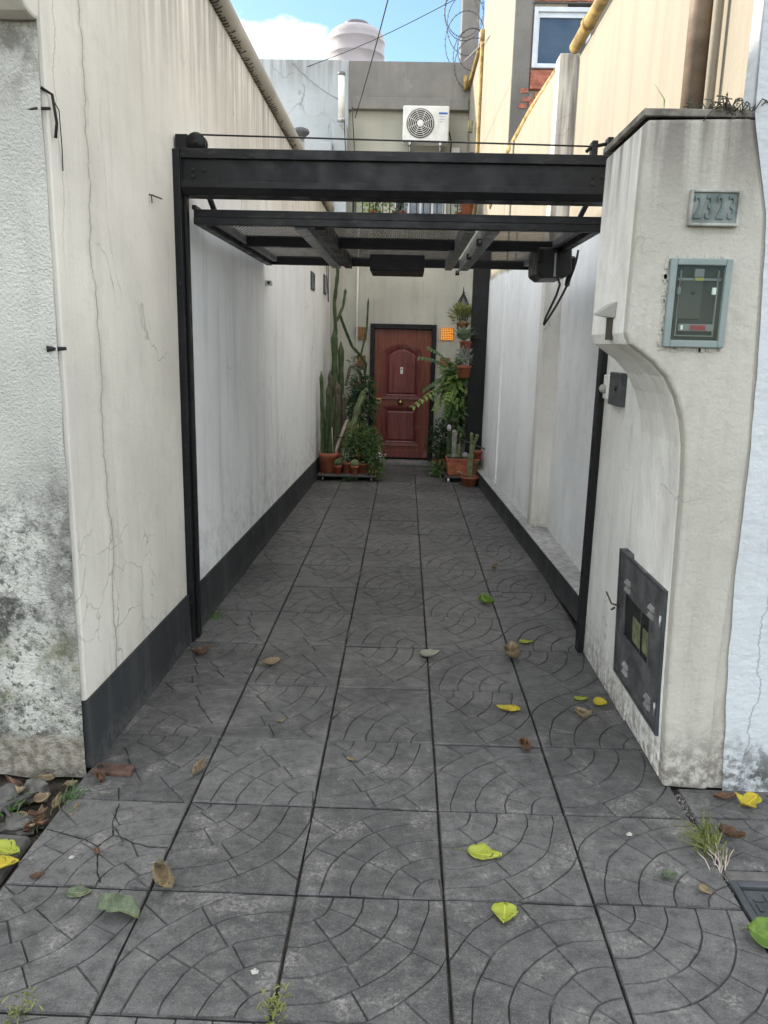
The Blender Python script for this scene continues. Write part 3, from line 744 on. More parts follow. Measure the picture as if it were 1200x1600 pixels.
# house number plate
npl = root('number_plate', (1.085, 2.95, 2.24), 'embossed metal house number plate reading 2323', 'number plate')
box('plate', 'plate', npl, 1.005, 1.165, 2.935, 2.9495, 2.245, 2.35)
MB().box(.996, 1.006, 2.926, 2.949, 2.236, 2.359).box(1.164, 1.174, 2.926, 2.949, 2.236, 2.359).box(1.006, 1.164, 2.926, 2.949, 2.349, 2.359).box(1.002, 1.168, 2.924, 2.949, 2.236, 2.246).build('frame', 'plate_frame', npl, .003)
def text(name, body, size, loc, rot, ext, mat, parent, sx=1.0, off=0.0):
    cu = bpy.data.curves.new(name, 'FONT'); cu.body = body; cu.size = size; cu.extrude = ext; cu.align_x = 'CENTER'; cu.align_y = 'CENTER'; cu.offset = off; cu.bevel_depth = .0012
    to = bpy.data.objects.new('tmp', cu); COL.objects.link(to)
    dg = bpy.context.evaluated_depsgraph_get(); me = bpy.data.meshes.new_from_object(to.evaluated_get(dg))
    bpy.data.objects.remove(to)
    me.transform(Matrix.LocRotScale(Vector(loc) - origin(parent), None, None) @ rot.to_matrix().to_4x4() @ Matrix.Diagonal((sx, 1, 1, 1)))
    me.materials.clear(); me.materials.append(M[mat])
    o = bpy.data.objects.new(name, me); COL.objects.link(o); o.parent = parent
    return o
from mathutils import Euler
for i, ch in enumerate('2323'):
    d_ = text('digit', ch, .115, (1.0255 + i * .0395, 2.9335, 2.297), Euler((R(90), 0, 0)), .004, 'plate_digits', npl, .52)

# electricity meter behind its teal frame
mtr = root('electricity_meter', (1.06, 2.95, 1.8), 'electricity meter behind glass in a teal frame under the number plate', 'meter')
x0, x1, z0, z1 = .95, 1.172, 1.812, 2.126; y0 = 2.928
MB().box(x0, x0 + .024, y0, 2.955, z0, z1).box(x1 - .024, x1, y0, 2.955, z0, z1).box(x0 + .024, x1 - .024, y0, 2.955, z1 - .024, z1).box(x0 + .024, x1 - .024, y0, 2.955, z0, z0 + .026).build('frame', 'teal_frame', mtr, .004)
box('back_panel', 'dark', mtr, x0 + .024, x1 - .024, 2.945, 2.9495, z0 + .026, z1 - .024)
mb_ = MB().box(x0 + .04, x0 + .125, 2.937, 2.945, z0 + .1, z1 - .075)
mb_.build('meter_body', 'meter_grey', mtr, .004)
MB().box(x0 + .034, x1 - .034, 2.938, 2.9445, z1 - .076, z1 - .068).box(x0 + .04, x0 + .044, 2.938, 2.9445, z0 + .04, z1 - .04).box(x1 - .046, x1 - .042, 2.938, 2.9445, z0 + .04, z1 - .04).box(x0 + .044, x1 - .046, 2.938, 2.9445, z0 + .04, z0 + .044).build('inner_rail', 'grey_plastic', mtr)
MB().box(x0 + .09, x0 + .125, 2.934, 2.9445, z1 - .066, z1 - .036).build('seal_holder', 'grey_plastic', mtr, .003)
box('yellow_seal', 'yellow', mtr, x0 + .092, x0 + .124, 2.932, 2.937, z1 - .077, z1 - .067)
cn = box('counter_window', 'grey_plastic', mtr, x0 + .05, x1 - .045, 2.935, 2.9445, z0 + .058, z0 + .084, bevel=.002)
box('red_strip', 'red', cn, x0 + .092, x0 + .148, 2.933, 2.9355, z0 + .062, z0 + .08)
box('dial_wheel', 'white_plastic', cn, x0 + .058, x0 + .066, 2.933, 2.9355, z0 + .063, z0 + .079)
box('latch', 'white_plastic', mtr, x1 - .062, x1 - .048, 2.934, 2.9445, z1 - .125, z1 - .1, bevel=.002)
box('latch', 'grey_plastic', mtr, x0 + .034, x0 + .046, 2.934, 2.9445, z1 - .125, z1 - .1, bevel=.002)
MB().lathe([(.007, 0), (.007, .004)], (x0 + .092, 2.933, z1 - .12), 12, ax='y').build('dial', 'dark', mtr)
box('glass_pane', 'glass', mtr, x0 + .024, x1 - .024, 2.9295, 2.9315, z0 + .026, z1 - .024)
# flaked putty round the frame
pt = MB()
for k in range(70):
    s_ = rng.random()
    if s_ < .4: p = (x0 - rng.uniform(.0, .012), rng.uniform(z0 - .01, z1 + .01))
    elif s_ < .75: p = (rng.uniform(x0, x1), z0 - rng.uniform(.0, .01))
    else: p = (rng.uniform(x0, x1), z1 + rng.uniform(0, .008))
    a = rng.uniform(.003, .01); pt.box(p[0] - a, p[0] + a * .7, 2.945, 2.9515, p[1] - a * 1.2, p[1] + a)
pt.build('putty', 'pier', mtr, .002, kind='stuff')

# gas cabinet door on the inner side of the pier
M['hatch'] = simple('hatch_metal', (.105, .105, .108), .55, .25, .45, 9, .25)
M['vent_metal'] = simple('vent_metal', (.27, .255, .245), .6, .2, .35)
SH = lambda z: (1.1326 - .0367 * z) - .009 - 1.088
gc = root('meter_cabinet', (1.12, 3.4, .2), 'dented dark metal cabinet door with vents and window, low on the pier side', 'cabinet')
ya, yb, za, zb = 3.06, 3.70, .205, .815
def XP(y, z): return 1.095 + (1.13 - 1.095) * max(0, (.9 - z) / .9)
xs_ = 1.108
bx = MB()
wy0, wy1, wz0, wz1 = 3.22, 3.60, .43, .645
XD0, XD1 = 1.088, 1.0954
for (a, b_, c, d_) in ((ya, yb, za, wz0), (ya, yb, wz1, zb), (ya, wy0, wz0, wz1), (wy1, yb, wz0, wz1)): bx.box(XD0, XD1, a, b_, c, d_)
dl = bx.shear(SH).build('door_leaf', 'hatch', gc)
MB().box(1.0835, 1.14, ya - .022, ya - .004, za - .02, zb + .02).box(1.0835, 1.14, yb + .004, yb + .02, za - .02, zb + .02).box(1.0835, 1.14, ya - .004, yb + .004, zb + .004, zb + .02).box(1.0845, 1.14, ya - .004, yb + .004, za - .02, za - .004).shear(SH).build('frame', 'grey_metal', gc, .002)
MB().box(1.0926, 1.0934, wy0, wy1, wz0, wz1).shear(SH).build('glass_pane', 'glass', dl)
MB().box(1.0955, 1.0966, wy0 - .03, wy1 + .03, wz0 - .03, wz1 + .03).shear(SH).build('cabinet_back', 'dark', gc)
MB().box(1.094, 1.0953, 3.235, 3.315, .46, .57).shear(SH).build('label_card', 'card', gc)
MB().box(1.094, 1.0953, 3.355, 3.47, .45, .57).shear(SH).build('label_card', 'card', gc)
MB().box(1.0908, 1.0925, 3.335, 3.345, wz0, wz1).shear(SH).build('window_bar', 'grey_metal', dl)
for (yy, zz) in ((3.19, .70), (3.19, .665), (3.55, .70), (3.55, .665), (3.17, .29), (3.17, .255), (3.52, .29), (3.52, .255)):
    MB().hexa([(1.076, yy - .035, zz), (1.0885, yy - .035, zz - .006), (1.0885, yy + .035, zz - .006), (1.076, yy + .035, zz)], [(1.084, yy - .03, zz + .018), (1.0885, yy - .03, zz + .02), (1.0885, yy + .03, zz + .02), (1.084, yy + .03, zz + .018)]).shear(SH).build('vent', 'vent_metal', dl)
for zz in (.27, .66): MB().tube([(1.08, ya - .003, zz), (1.08, ya - .003, zz + .06)], .006, 8).shear(SH).build('hinge', 'galv', gc)
MB().tube([(1.09, 3.68, .545), (1.05, 3.69, .555), (1.035, 3.74, .60)], [.006, .005, .004], 6).tube([(1.06, 3.67, .54), (1.055, 3.70, .52)], .006, 6).shear(SH).build('key_handle', 'rust', gc)

# small dark junction box and bell fitting behind the pier
jb = root('junction_box', (1.1, 4.1, 1.5), 'small dark grey metal box on the wall behind the pier overhang', 'junction box')
box('case', 'grey_metal', jb, 1.095, 1.13, 3.98, 4.2, 1.51, 1.68, bevel=.004); MB().lathe([(.012, 0), (.012, .008)], (1.088, 4.06, 1.6), 10, ax='x').build('lock', 'black_plastic', jb)
wb = root('doorbell_fitting', (1.1, 4.33, 1.55), 'small plaster-covered fitting on the wall next to the right gate post', 'fitting')
box('plate', 'pier_side', wb, 1.105, 1.13, 4.28, 4.36, 1.53, 1.66, bevel=.004); MB().ball((1.095, 4.32, 1.585), .022, .03, .024).build('knob', 'raw_cement', wb)

# ================================================================== BLUE HOUSE
bh = root('blue_house', (3, 5, 0), 'pale blue plastered house front at the right edge', 'house')
f = MB(); vs = []; nx_, nz_ = 30, 150; 
for j in range(nz_ + 1):
    z = -.03 + 6.2 * j / nz_; xl = 1.185
    ed = [(-1, 1.385), (0, 1.385), (.5, 1.345), (.9, 1.328), (1.45, 1.325), (1.92, 1.302), (2.28, 1.277), (2.42, 1.241), (2.6, 1.195), (2.95, 1.185), (9, 1.185)]
    for (za_, xa_), (zb_, xb_) in zip(ed, ed[1:]):
        if za_ <= z <= zb_: xl = xa_ + (xb_ - xa_) * (z - za_) / (zb_ - za_)
    if z < 2.3: xl += .006 * mnoise.noise(Vector((1, z * 9, 3)))
    for i in range(nx_ + 1):
        x = xl + (6 - xl) * (i / nx_) ** 2
        vs.append((x, 2.948 + .004 * mnoise.noise(Vector((x * 4, z * 4, 0))), z))
f.add(vs, [(j * (nx_ + 1) + i, j * (nx_ + 1) + i + 1, (j + 1) * (nx_ + 1) + i + 1, (j + 1) * (nx_ + 1) + i) for j in range(nz_) for i in range(nx_)], True)
f.build('street_facade', 'blue_paint', bh)
MB().box(1.37, 6, 2.99, 9.4, 0, 4.0).build('body', 'raw_cement', bh)
MB().box(1.19, 1.36, 2.975, 3.06, 2.605, 6.0).build('corner_return', 'blue_paint', bh, .006)
MB().box(1.36, 6, 2.99, 3.2, 4.0, 6.17).build('upper_wall', 'blue_paint', bh)

# ================================================================== RIGHT WALL
rw = root('right_boundary_wall', (1.4, 7, 0), 'cream plastered boundary wall along the right side of the driveway', 'wall')
TOPR = 4.12
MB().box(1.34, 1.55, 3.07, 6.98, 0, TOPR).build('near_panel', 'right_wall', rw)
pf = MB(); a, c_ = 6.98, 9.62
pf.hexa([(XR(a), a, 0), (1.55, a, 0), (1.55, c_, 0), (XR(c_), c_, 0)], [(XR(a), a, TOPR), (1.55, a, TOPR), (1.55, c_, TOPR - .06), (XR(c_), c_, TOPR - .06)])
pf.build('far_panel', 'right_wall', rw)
MB().box(XR(7) - .03, 1.56, 6.93, 7.12, 0, TOPR + .02).build('pilaster', 'pier_side', rw, .008)
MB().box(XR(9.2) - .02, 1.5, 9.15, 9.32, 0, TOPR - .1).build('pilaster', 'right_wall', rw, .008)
kb = MB(); seg = 12
for k in range(seg):
    a, c_ = 4.47 + (10.75 - 4.47) * k / seg, 4.47 + (10.75 - 4.47) * (k + 1) / seg
    h = .175
    kb.hexa([(XK(a), a, 0), (1.4, a, 0), (1.4, c_, 0), (XK(c_), c_, 0)], [(XK(a) + .006, a, h), (1.4, a, h), (1.4, c_, h), (XK(c_) + .006, c_, h)])
kb.build('kerb', 'plinth', rw)
kb = MB()
for k in range(seg):
    a, c_ = 4.47 + (10.75 - 4.47) * k / seg, 4.47 + (10.75 - 4.47) * (k + 1) / seg
    kb.hexa([(XK(a) + .008 + .006 * mnoise.noise(Vector((a * 3, 0, 0))), a, .172), (1.39, a, .172), (1.39, c_, .172), (XK(c_) + .008 + .006 * mnoise.noise(Vector((c_ * 3, 0, 0))), c_, .172)], [(XK(a) + .014, a, .182), (1.39, a, .182), (1.39, c_, .182), (XK(c_) + .014, c_, .182)])
kb.build('ledge', 'ledge', rw)
# pipes
MB().tube([(1.33, 3.3, TOPR + .1), (1.31, 5.0, TOPR + .07), (1.30, 6.9, TOPR + .05)], .048, 12).tube([(1.30, 6.4, TOPR + .056), (1.30, 6.46, TOPR + .056)], .056, 12).build('yellow_pipe', 'yellow_pipe', None, label='yellow pipe along the near top of the right wall, ending at the pilaster', cat='pipe')
MB().tube([(1.26, 7.15, TOPR - .0), (1.2, 8.4, TOPR - .02), (1.14, 9.6, TOPR - .12), (1.09, 10.8, 3.6)], .05, 12).build('yellow_pipe', 'yellow_pipe', None, label='yellow pipe running down along the far top of the right wall below the window', cat='pipe')
vp = root('downpipe', (1.27, 3.75, 2.6), 'tall brown vertical downpipe on the sunlit right wall above the pier', 'pipe')
MB().tube([(1.27, 3.85, 2.4), (1.27, 3.85, 4.6)], .05, 14).build('tube', 'brown_pipe', vp)
MB().tube([(1.30, 3.72, 2.4), (1.30, 3.72, 4.6)], .018, 8).build('thin_pipe', 'right_wall', vp)

# ================================================================== GATE
gf = root('gate_portal', (0, 4.42, 0), 'black steel gate portal with two posts and a deep top beam', 'gate frame')
xl = XL(4.42)
MB().box(xl - .002, xl + .038, 4.37, 4.45, 0, 2.79).build('post', 'black', gf, .004)
MB().box(xl + .0385, xl + .056, 4.42, 4.47, .012, 2.6).build('guide_rail', 'black', gf, .003)
MB().box(1.088, 1.124, 4.385, 4.465, 0, 2.79).build('post', 'black', gf, .004)
xb0, xb1 = xl + .04, 1.087
bm_ = MB().box(xb0, xb1, 4.375, 4.56, 2.745, 2.795)
bm_.build('top_flange', 'black_dusty', gf, .003)
MB().box(xb0, xb1, 4.40, 4.54, 2.632, 2.7445).build('web', 'black', gf)
MB().prism([(4.375, 2.6315), (4.375, 2.60), (4.40, 2.565), (4.53, 2.565), (4.56, 2.60), (4.56, 2.6315)], xb0, xb1, 'x').build('bottom_flange', 'black', gf, .002)
for (bx_, bz_) in ((xl + .1, 2.69), (xl + .16, 2.69), (xl + .1, 2.655), (1.02, 2.69), (.97, 2.69), (.97, 2.655)):
    MB().lathe([(.011, .0), (.011, -.007), (.006, -.009)], (bx_, 4.3995, bz_), 6, smooth=False, ax='y').build('bolt', 'old_iron', gf)
for zz in (.25, 1.2, 2.1):
    MB().lathe([(.009, .0), (.009, -.005)], (xl + .022, 4.3695, zz), 6, smooth=False, ax='y').build('bolt', 'old_iron', gf)
wd_ = MB()
for k in range(40):
    xx = xb0 + .004 + rng.uniform(-.002, .002); wd_.ball((xx, 4.374, 2.60 + k * .0048), .004, .003, .004, n=6, m=4)
wd_.build('weld_bead', 'black', gf)
# pulleys and cable
pu = MB().lathe([(.052, -.03), (.052, -.012), (.042, -.008), (.042, .008), (.052, .012), (.052, .03)], (xl + .12, 4.43, 2.828), 20, ax='y').box(xl + .01, xl + .075, 4.40, 4.46, 2.796, 2.868).build('pulley', 'black', gf)
MB().lathe([(.012, -.04), (.012, .04)], (xl + .12, 4.43, 2.828), 10, ax='y').build('axle', 'dark', pu)
MB().box(.955, .985, 4.40, 4.47, 2.796, 2.872).box(1.035, 1.065, 4.40, 4.47, 2.796, 2.89).tube([(.93, 4.43, 2.82), (.955, 4.43, 2.845), (1.05, 4.43, 2.865)], .01, 8).build('pulley_bracket', 'black_dusty', gf, .003)
MB().tube([(xl + .14, 4.43, 2.873), (-.2, 4.43, 2.862), (.6, 4.43, 2.853), (.95, 4.43, 2.848)], .0045, 6).build('cable', 'wire', gf)

gl_ = root('overhead_gate', (0, 5.6, 2.42), 'black steel overhead gate leaf raised flat under the beam with mesh panels', 'gate')
gx0, gx1, gy0, gy1, gz0, gz1 = xl + .075, 1.06, 4.48, 6.82, 2.425, 2.505
MB().box(gx0, gx1, gy0, gy0 + .05, gz0, gz1 - .042).box(gx0, gx1, gy0 + .006, gy0 + .05, gz1 - .0415, gz1).build('front_rail', 'black_dusty', gl_, .003)
MB().box(gx0 - .01, gx0 + .012, gy0 + .01, gy0 + .12, gz1 + .0005, gz1 + .022).build('corner_lug', 'black', gl_)
MB().box(gx0, gx1, gy1 - .05, gy1, gz0 + .01, gz1).build('back_rail', 'black', gl_, .003)
for a in (gx0, gx1 - .05): MB().box(a, a + .05, gy0 + .0505, gy1 - .0505, gz0, gz1 - .002).build('side_rail', 'black', gl_, .003)
for a in (gx0 + .0505, gx1 - .0905): MB().box(a, a + .04, gy0 + .0515, gy1 - .0515, gz0 + .03, gz1 - .006).build('inner_side_rail', 'rail_sky_sheen', gl_, .003)
lr = (-.64, -.53, .31, .43)
for a, nm in zip(lr, ('rail_sky_sheen', 'black', 'rail_sky_sheen', 'rail_sky_sheen')): MB().box(a, a + .075 if a < -.6 or a > .4 else a + .06, gy0 + .0505, gy1 - .0505, gz0 - .012, gz1 - .004).build('long_rail', nm, gl_, .004)
bays = [(gx0 + .0915, -.641), (-.469, .309), (.506, gx1 - .0915)]
for (a, c_) in bays:
    MB().box(a, c_, 5.55, 5.62, gz0 + .018, gz1 - .003).build('cross_rail', 'rail_sky_sheen', gl_, .003)
    MB().box(a, c_, 5.48, 5.5495, gz0 + .005, gz1 - .005).build('cross_rail', 'black', gl_, .003)
    for (p0, p1) in ((gy0 + .051, 5.479), (5.621, gy1 - .051)):
        ms_ = MB(); W_, H_ = c_ - a, p1 - p0; st = .024; zc = gz1 - .012
        for sgn in (1, -1):
            k = -int(H_ / st) - 1
            while k * st < W_ + H_:
                # line x = k*st + sgn*0.55*y
                pts_ = []
                for t in (0, H_): pts_.append((k * st + sgn * .42 * t, t))
                (xA, yA), (xB, yB) = pts_
                lo, hi = 0.0, 1.0
                if abs(xB - xA) > 1e-9:
                    t0, t1 = (0 - xA) / (xB - xA), (W_ - xA) / (xB - xA)
                    if t0 > t1: t0, t1 = t1, t0
                    lo, hi = max(0, t0), min(1, t1)
                if hi - lo > .01:
                    P, Q = Vector((a + xA + (xB - xA) * lo, p0 + (yB - yA) * lo, zc + sgn * .0012)), Vector((a + xA + (xB - xA) * hi, p0 + (yB - yA) * hi, zc + sgn * .0012))
                    d_ = (Q - P).normalized(); s_ = Vector((-d_.y, d_.x, 0)) * .0031; u_ = Vector((0, 0, .0010))
                    ms_.add([P - s_ - u_, P + s_ - u_, P + s_ + u_, P - s_ + u_, Q - s_ - u_, Q + s_ - u_, Q + s_ + u_, Q - s_ + u_], [(0, 1, 5, 4), (1, 2, 6, 5), (2, 3, 7, 6), (3, 0, 4, 7)])
                k += 1
        ms_.build('mesh_panel', 'mesh_steel', gl_, kind='stuff')
MB().tube([(.415, 4.72, gz0 - .03), (.415, 5.4, gz0 - .03), (.415, 6.75, gz0 - .03)], .008, 8).build('bolt_rod', 'galv', gl_)
for yy in (4.75, 5.5, 6.72): MB().box(.40, .43, yy, yy + .05, gz0 - .05, gz0 - .0125).build('rod_guide', 'black', gl_, .003)
lb = MB().box(-.30, .13, 6.3, 6.815, 2.36, gz1 - .02).build('lock_box', 'black', gl_, .006)
for xx in (-.27, .10): MB().lathe([(.008, 0), (.008, .006)], (xx, 6.6, 2.354), 8).build('screw', 'dark', lb)
mo = MB().prism([(.87, 2.46), (1.10, 2.46), (1.11, 2.30), (1.06, 2.262), (.92, 2.258), (.872, 2.29)], 5.45, 5.85, 'y').build('motor', 'black_plastic', gl_, .015)
box('motor_clamp', 'galv', mo, .985, 1.0, 5.44, 5.449, 2.27, 2.42)
MB().box(.872, .9, 5.40, 5.45, 2.36, 2.44).build('motor_lug', 'black', mo)
cab = []
for t in range(13):
    u_ = t / 12; cab.append((1.15 - .2 * u_ ** 1.6, 5.5, 2.45 - .5 * u_))
MB().tube(cab, .008, 6).build('power_cable', 'black_plastic', mo)
MB().tube([(1.0, 5.44, 2.44), (1.005, 5.44, 2.28), (1.035, 5.46, 2.22), (1.02, 5.48, 2.15), (.96, 5.5, 2.0), (.95, 5.5, 1.952)], .008, 6).build('power_cable', 'black_plastic', mo)
MB().tube([(1.16, 5.7, 2.42), (1.17, 5.9, 2.25)], .02, 6).build('motor_arm', 'black', mo)
# swing arms up to the wall
MB().hexa([(gx0 + .02, 4.9, gz1 + .001), (gx0 + .05, 4.9, gz1 + .001), (gx0 + .05, 4.94, gz1 + .001), (gx0 + .02, 4.94, gz1 + .001)], [(gx0 + .0, 4.6, 2.70), (gx0 + .03, 4.6, 2.70), (gx0 + .03, 4.64, 2.70), (gx0 + .0, 4.64, 2.70)]).build('lift_arm', 'grey_metal', gl_)
MB().hexa([(gx1 - .08, 4.9, gz1 + .001), (gx1 - .05, 4.9, gz1 + .001), (gx1 - .05, 4.94, gz1 + .001), (gx1 - .08, 4.94, gz1 + .001)], [(gx1 - .03, 4.6, 2.70), (gx1, 4.6, 2.70), (gx1, 4.64, 2.70), (gx1 - .03, 4.64, 2.70)]).build('lift_arm', 'grey_metal', gl_)

# ================================================================== END HOUSE
eh = root('end_house', (0, 13, 0), 'cream house closing the end of the driveway with a grey parapet above', 'house')
DX0, DX1, DZ = -.47, .385, 2.02
YF = 11.75
w = MB()
# openings for the ventilation lattice blocks
w.box(-1.5, DX0 - .05, YF, 12.05, 0, 3.6).box(DX1 + .05, 1.3, YF, 12.05, 0, 3.6).box(DX0 - .05, DX1 + .05, YF, 12.05, DZ + .05, 3.6)
w.build('lower_wall', 'house_cream', eh)
MB().box(-1.5, 1.3, 12.05, 14.0, 3.45, 3.6).build('terrace_floor', 'parapet', eh)
MB().box(-1.07, .98, 14.0, 14.3, 3.45, 5.62).build('upper_wall', 'house_upper', eh)
MB().box(-1.06, .945, 13.9, 14.25, 5.6, 6.33).build('parapet', 'parapet', eh)
MB().box(-1.0, .93, 13.86, 13.8995, 5.6, 5.78).build('parapet_lip', 'parapet', eh, .01)
MB().box(-5, -1.062, 13.92, 14.3, 2.5, 6.35).build('left_wing_wall', 'white_house', eh, .01)
MB().box(-1.5, -1.3, 13.5, 13.9, 3.4, 5.0).box(-1.3, -1.06, 13.6, 13.9, 3.4, 5.3).build('stepped_parapet', 'white_house', eh, .02)
# door
dr = root('front_door', (0, 11.72, .05), 'dark red panelled wooden front door with arched upper panel', 'door')
fr = MB().box(DX0 - .062, DX0, 11.70, 11.86, .04, DZ + .07).box(DX1, DX1 + .065, 11.70, 11.86, .04, DZ + .07).box(DX0, DX1, 11.70, 11.86, DZ, DZ + .07)
fr.build('frame', 'black', dr, .004)
lf = box('leaf', 'door', dr, DX0 + .003, DX1 - .003, 11.79, 11.84, .085, DZ - .003)
MB().box(DX0 - .04, DX1 + .04, 11.861, 12.3, 0, DZ + .04).build('interior', 'dark', eh)
cx = (DX0 + DX1) / 2 - .005; pw_ = .29
def panel_outline(xa, xb, za, zb, arch=0, n=14):
    pts_ = [(xa, za), (xb, za)]
    if arch:
        for k in range(n + 1):
            t = k / n; xx = xb + (xa - xb) * t
            pts_.append((xx, zb - arch + arch * (1 - (2 * t - 1) ** 2)))
    else: pts_ += [(xb, zb), (xa, zb)]
    return pts_
def ring(o_, i_, ya, yb):
    m = MB(); n = len(o_)
    vs = [(p[0], ya, p[1]) for p in o_] + [(p[0], yb, p[1]) for p in i_] + [(p[0], 11.79, p[1]) for p in o_] + [(p[0], 11.79, p[1]) for p in i_]
    fs = []
    for k in range(n):
        w_ = (k + 1) % n
        fs += [(k, w_, n + w_, n + k), (k, 2 * n + k, 2 * n + w_, w_), (n + k, n + w_, 3 * n + w_, 3 * n + k)]
    return m.add(vs, fs)
for (za, zb, arch) in ((.98, 1.80, .10), (.27, .88, 0)):
    for (ins, th, ya, yb) in ((0, .035, 11.765, 11.772), (.035, .02, 11.78, 11.786), (.055, .02, 11.772, 11.782)):
        o_ = panel_outline(cx - pw_ + ins, cx + pw_ - ins, za + ins, zb - ins, arch); i_ = panel_outline(cx - pw_ + ins + th, cx + pw_ - ins - th, za + ins + th, zb - ins - th, arch)
        ring(o_, i_, ya, yb).build('moulding', 'door_panel', lf)
    i_ = panel_outline(cx - pw_ + .075, cx + pw_ - .075, za + .075, zb - .075, arch)
    i2 = panel_outline(cx - pw_ + .10, cx + pw_ - .10, za + .10, zb - .10, arch)
    n = len(i_); m = MB(); m.add([(p[0], 11.7895, p[1]) for p in i_] + [(p[0], 11.776, p[1]) for p in i2], [(k, (k + 1) % n, n + (k + 1) % n, n + k) for k in range(n)] + [tuple(range(n, 2 * n))])
    m.build('panel', 'door_panel', lf)
MB().box(DX0 + .012, DX1 - .012, 11.775, 11.79, .09, .2).build('kick_rail', 'door_panel', lf, .004)
MB().lathe([(.05, 0), (.05, -.008), (.03, -.014), (.03, -.03), (.036, -.045), (.02, -.06), (.004, -.062)], (cx - .01, 11.79, .935), 18, ax='y').build('knob', 'brass', lf)
lk = box('lock_plate', 'brass', lf, DX0 + .035, DX0 + .12, 11.782, 11.79, .905, .99, bevel=.003)
MB().lathe([(.022, 0), (.02, -.012)], (DX0 + .078, 11.782, .948), 14, ax='y').build('lock_cylinder', 'dark', lk)
kn = box('peephole_plate', 'white_plastic', lf, cx - .025, cx + .015, 11.768, 11.776, 1.36, 1.46, bevel=.004)
MB().lathe([(.01, 0), (.009, -.006)], (cx - .005, 11.768, 1.43), 10, ax='y').build('peephole', 'dark', kn)
st = MB().box(DX0 - .06, DX1 + .06, 11.55, 11.84, 0, .055).build('door_step', 'sill_stone', None, .008, label='grey stone threshold step under the front door', cat='step')
# lattice vents beside the door
def lattice(x0, x1, z0, z1, mat, label, lit=False):
    t = root('lattice_vent', ((x0 + x1) / 2, YF - .02, z0), label, 'vent', 'clay lattice vents beside the door')
    box('back', 'lit' if lit else 'dark', t, x0, x1, YF - .012, YF - .003, z0, z1)
    m = MB(); n = 7
    for i in range(n + 1):
        xx = x0 + (x1 - x0) * i / n; m.box(xx - .0055, xx + .0055, YF - .03, YF - .0125, z0 - .006, z1 + .006)
        zz = z0 + (z1 - z0) * i / n; m.box(x0 - .006, x1 + .006, YF - .0295, YF - .0122, zz - .0055, zz + .0055)
    m.build('grid', mat, t)
lattice(-.755, -.59, 1.86, 2.03, 'lattice', 'upper clay lattice vent left of the door')
lattice(-.755, -.60, 1.44, 1.62, 'lattice', 'middle clay lattice vent left of the door')
lattice(-.755, -.60, 1.05, 1.23, 'lattice', 'lowest clay lattice vent left of the door behind cactus')
lattice(.515, .70, 1.875, 2.045, 'lattice', 'glowing orange lattice vent right of the door', True)
lattice(.52, .66, 1.44, 1.61, 'lattice', 'dull lattice vent right of the door half hidden by fern')
# black column
MB().box(.862, 1.085, 10.55, 10.62, .1, 3.1).build('black_column', 'black', None, .004, label='tall black steel column in front of the right end of the house', cat='column')
# terrace railing
rl = root('terrace_railing', (0, 11.8, 3.6), 'dark iron railing on the terrace above the door', 'railing')
for k in range(16):
    xx = -.78 + k * .098; MB().box(xx - .007, xx + .007, 11.78, 11.794, 3.6, 4.3).build('bar', 'black', rl)
MB().box(-.8, .72, 11.776, 11.798, 4.3, 4.33).build('top_rail', 'black', rl)
for k in (0, 5): 
    xx = -.83 + k * .13; MB().box(xx, xx + .035, 11.77, 11.80, 3.6, 4.4).build('upright', 'black', rl)
gd = root('glazed_door', (.2, 13.9, 3.6), 'pale glazed terrace door seen behind the railing', 'door')
box('frame', 'white_plastic', gd, -.25, .62, 13.95, 13.998, 3.6, 4.7); 
for k in range(4): box('pane', 'pane', gd, -.2 + k * .2, -.04 + k * .2, 13.94, 13.949, 3.65, 4.6)

# air conditioner
ac = root('air_conditioner', (.2, 13.7, 4.95), 'white air conditioner outdoor unit mounted under the parapet', 'air conditioner')
ax0, ax1, az0, az1, ay0 = -.15, .60, 5.03, 5.57, 13.52
bd = box('casing', 'white_plastic', ac, ax0, ax1, ay0, 13.82, az0, az1, bevel=.02)
fc = (ax0 + .285, ay0 - .004, (az0 + az1) / 2)
MB().lathe([(.225, .003), (.225, -.004), (.215, -.006), (.21, .0)], fc, 40, ax='y').build('fan_recess', 'grey_plastic', bd)
MB().lathe([(.208, .0), (.208, -.003)], (fc[0], fc[1] + .001, fc[2]), 40, ax='y').build('fan_opening', 'dark', bd)
gr_ = MB()
for q in range(6):
    rr_ = .05 + q * .03; gr_.tube([(fc[0] + rr_ * math.cos(R(a)), ay0 - .014, fc[2] + rr_ * math.sin(R(a))) for a in range(0, 361, 12)], .0055, 5, cap=False)
for a in range(0, 360, 45): gr_.tube([(fc[0] + .03 * math.cos(R(a)), ay0 - .013, fc[2] + .03 * math.sin(R(a))), (fc[0] + .21 * math.cos(R(a + 20)), ay0 - .013, fc[2] + .21 * math.sin(R(a + 20)))], .004, 5)
gr_.build('fan_grille', 'white_plastic', bd)
MB().lathe([(.045, -.004), (.045, -.016), (.03, -.02)], (fc[0], ay0, fc[2]), 20, ax='y').build('fan_hub', 'white_plastic', bd)
box('badge', 'blue_tag', bd, ax1 - .17, ax1 - .03, ay0 - .003, ay0 + .001, az1 - .13, az1 - .10)
for k in range(3): box('printed_line', 'wire_grey', bd, ax1 - .16, ax1 - .06 - .02 * k, ay0 - .002, ay0 + .001, az1 - .165 - k * .04, az1 - .158 - k * .04)
for xx in (ax0 + .1, ax1 - .15): MB().box(xx, xx + .04, ay0 + .02, 13.99, az0 - .05, az0 - .001).box(xx + .012, xx + .028, 13.6, 13.99, az0 - .13, az0 - .05).build('bracket', 'galv', ac, .004)
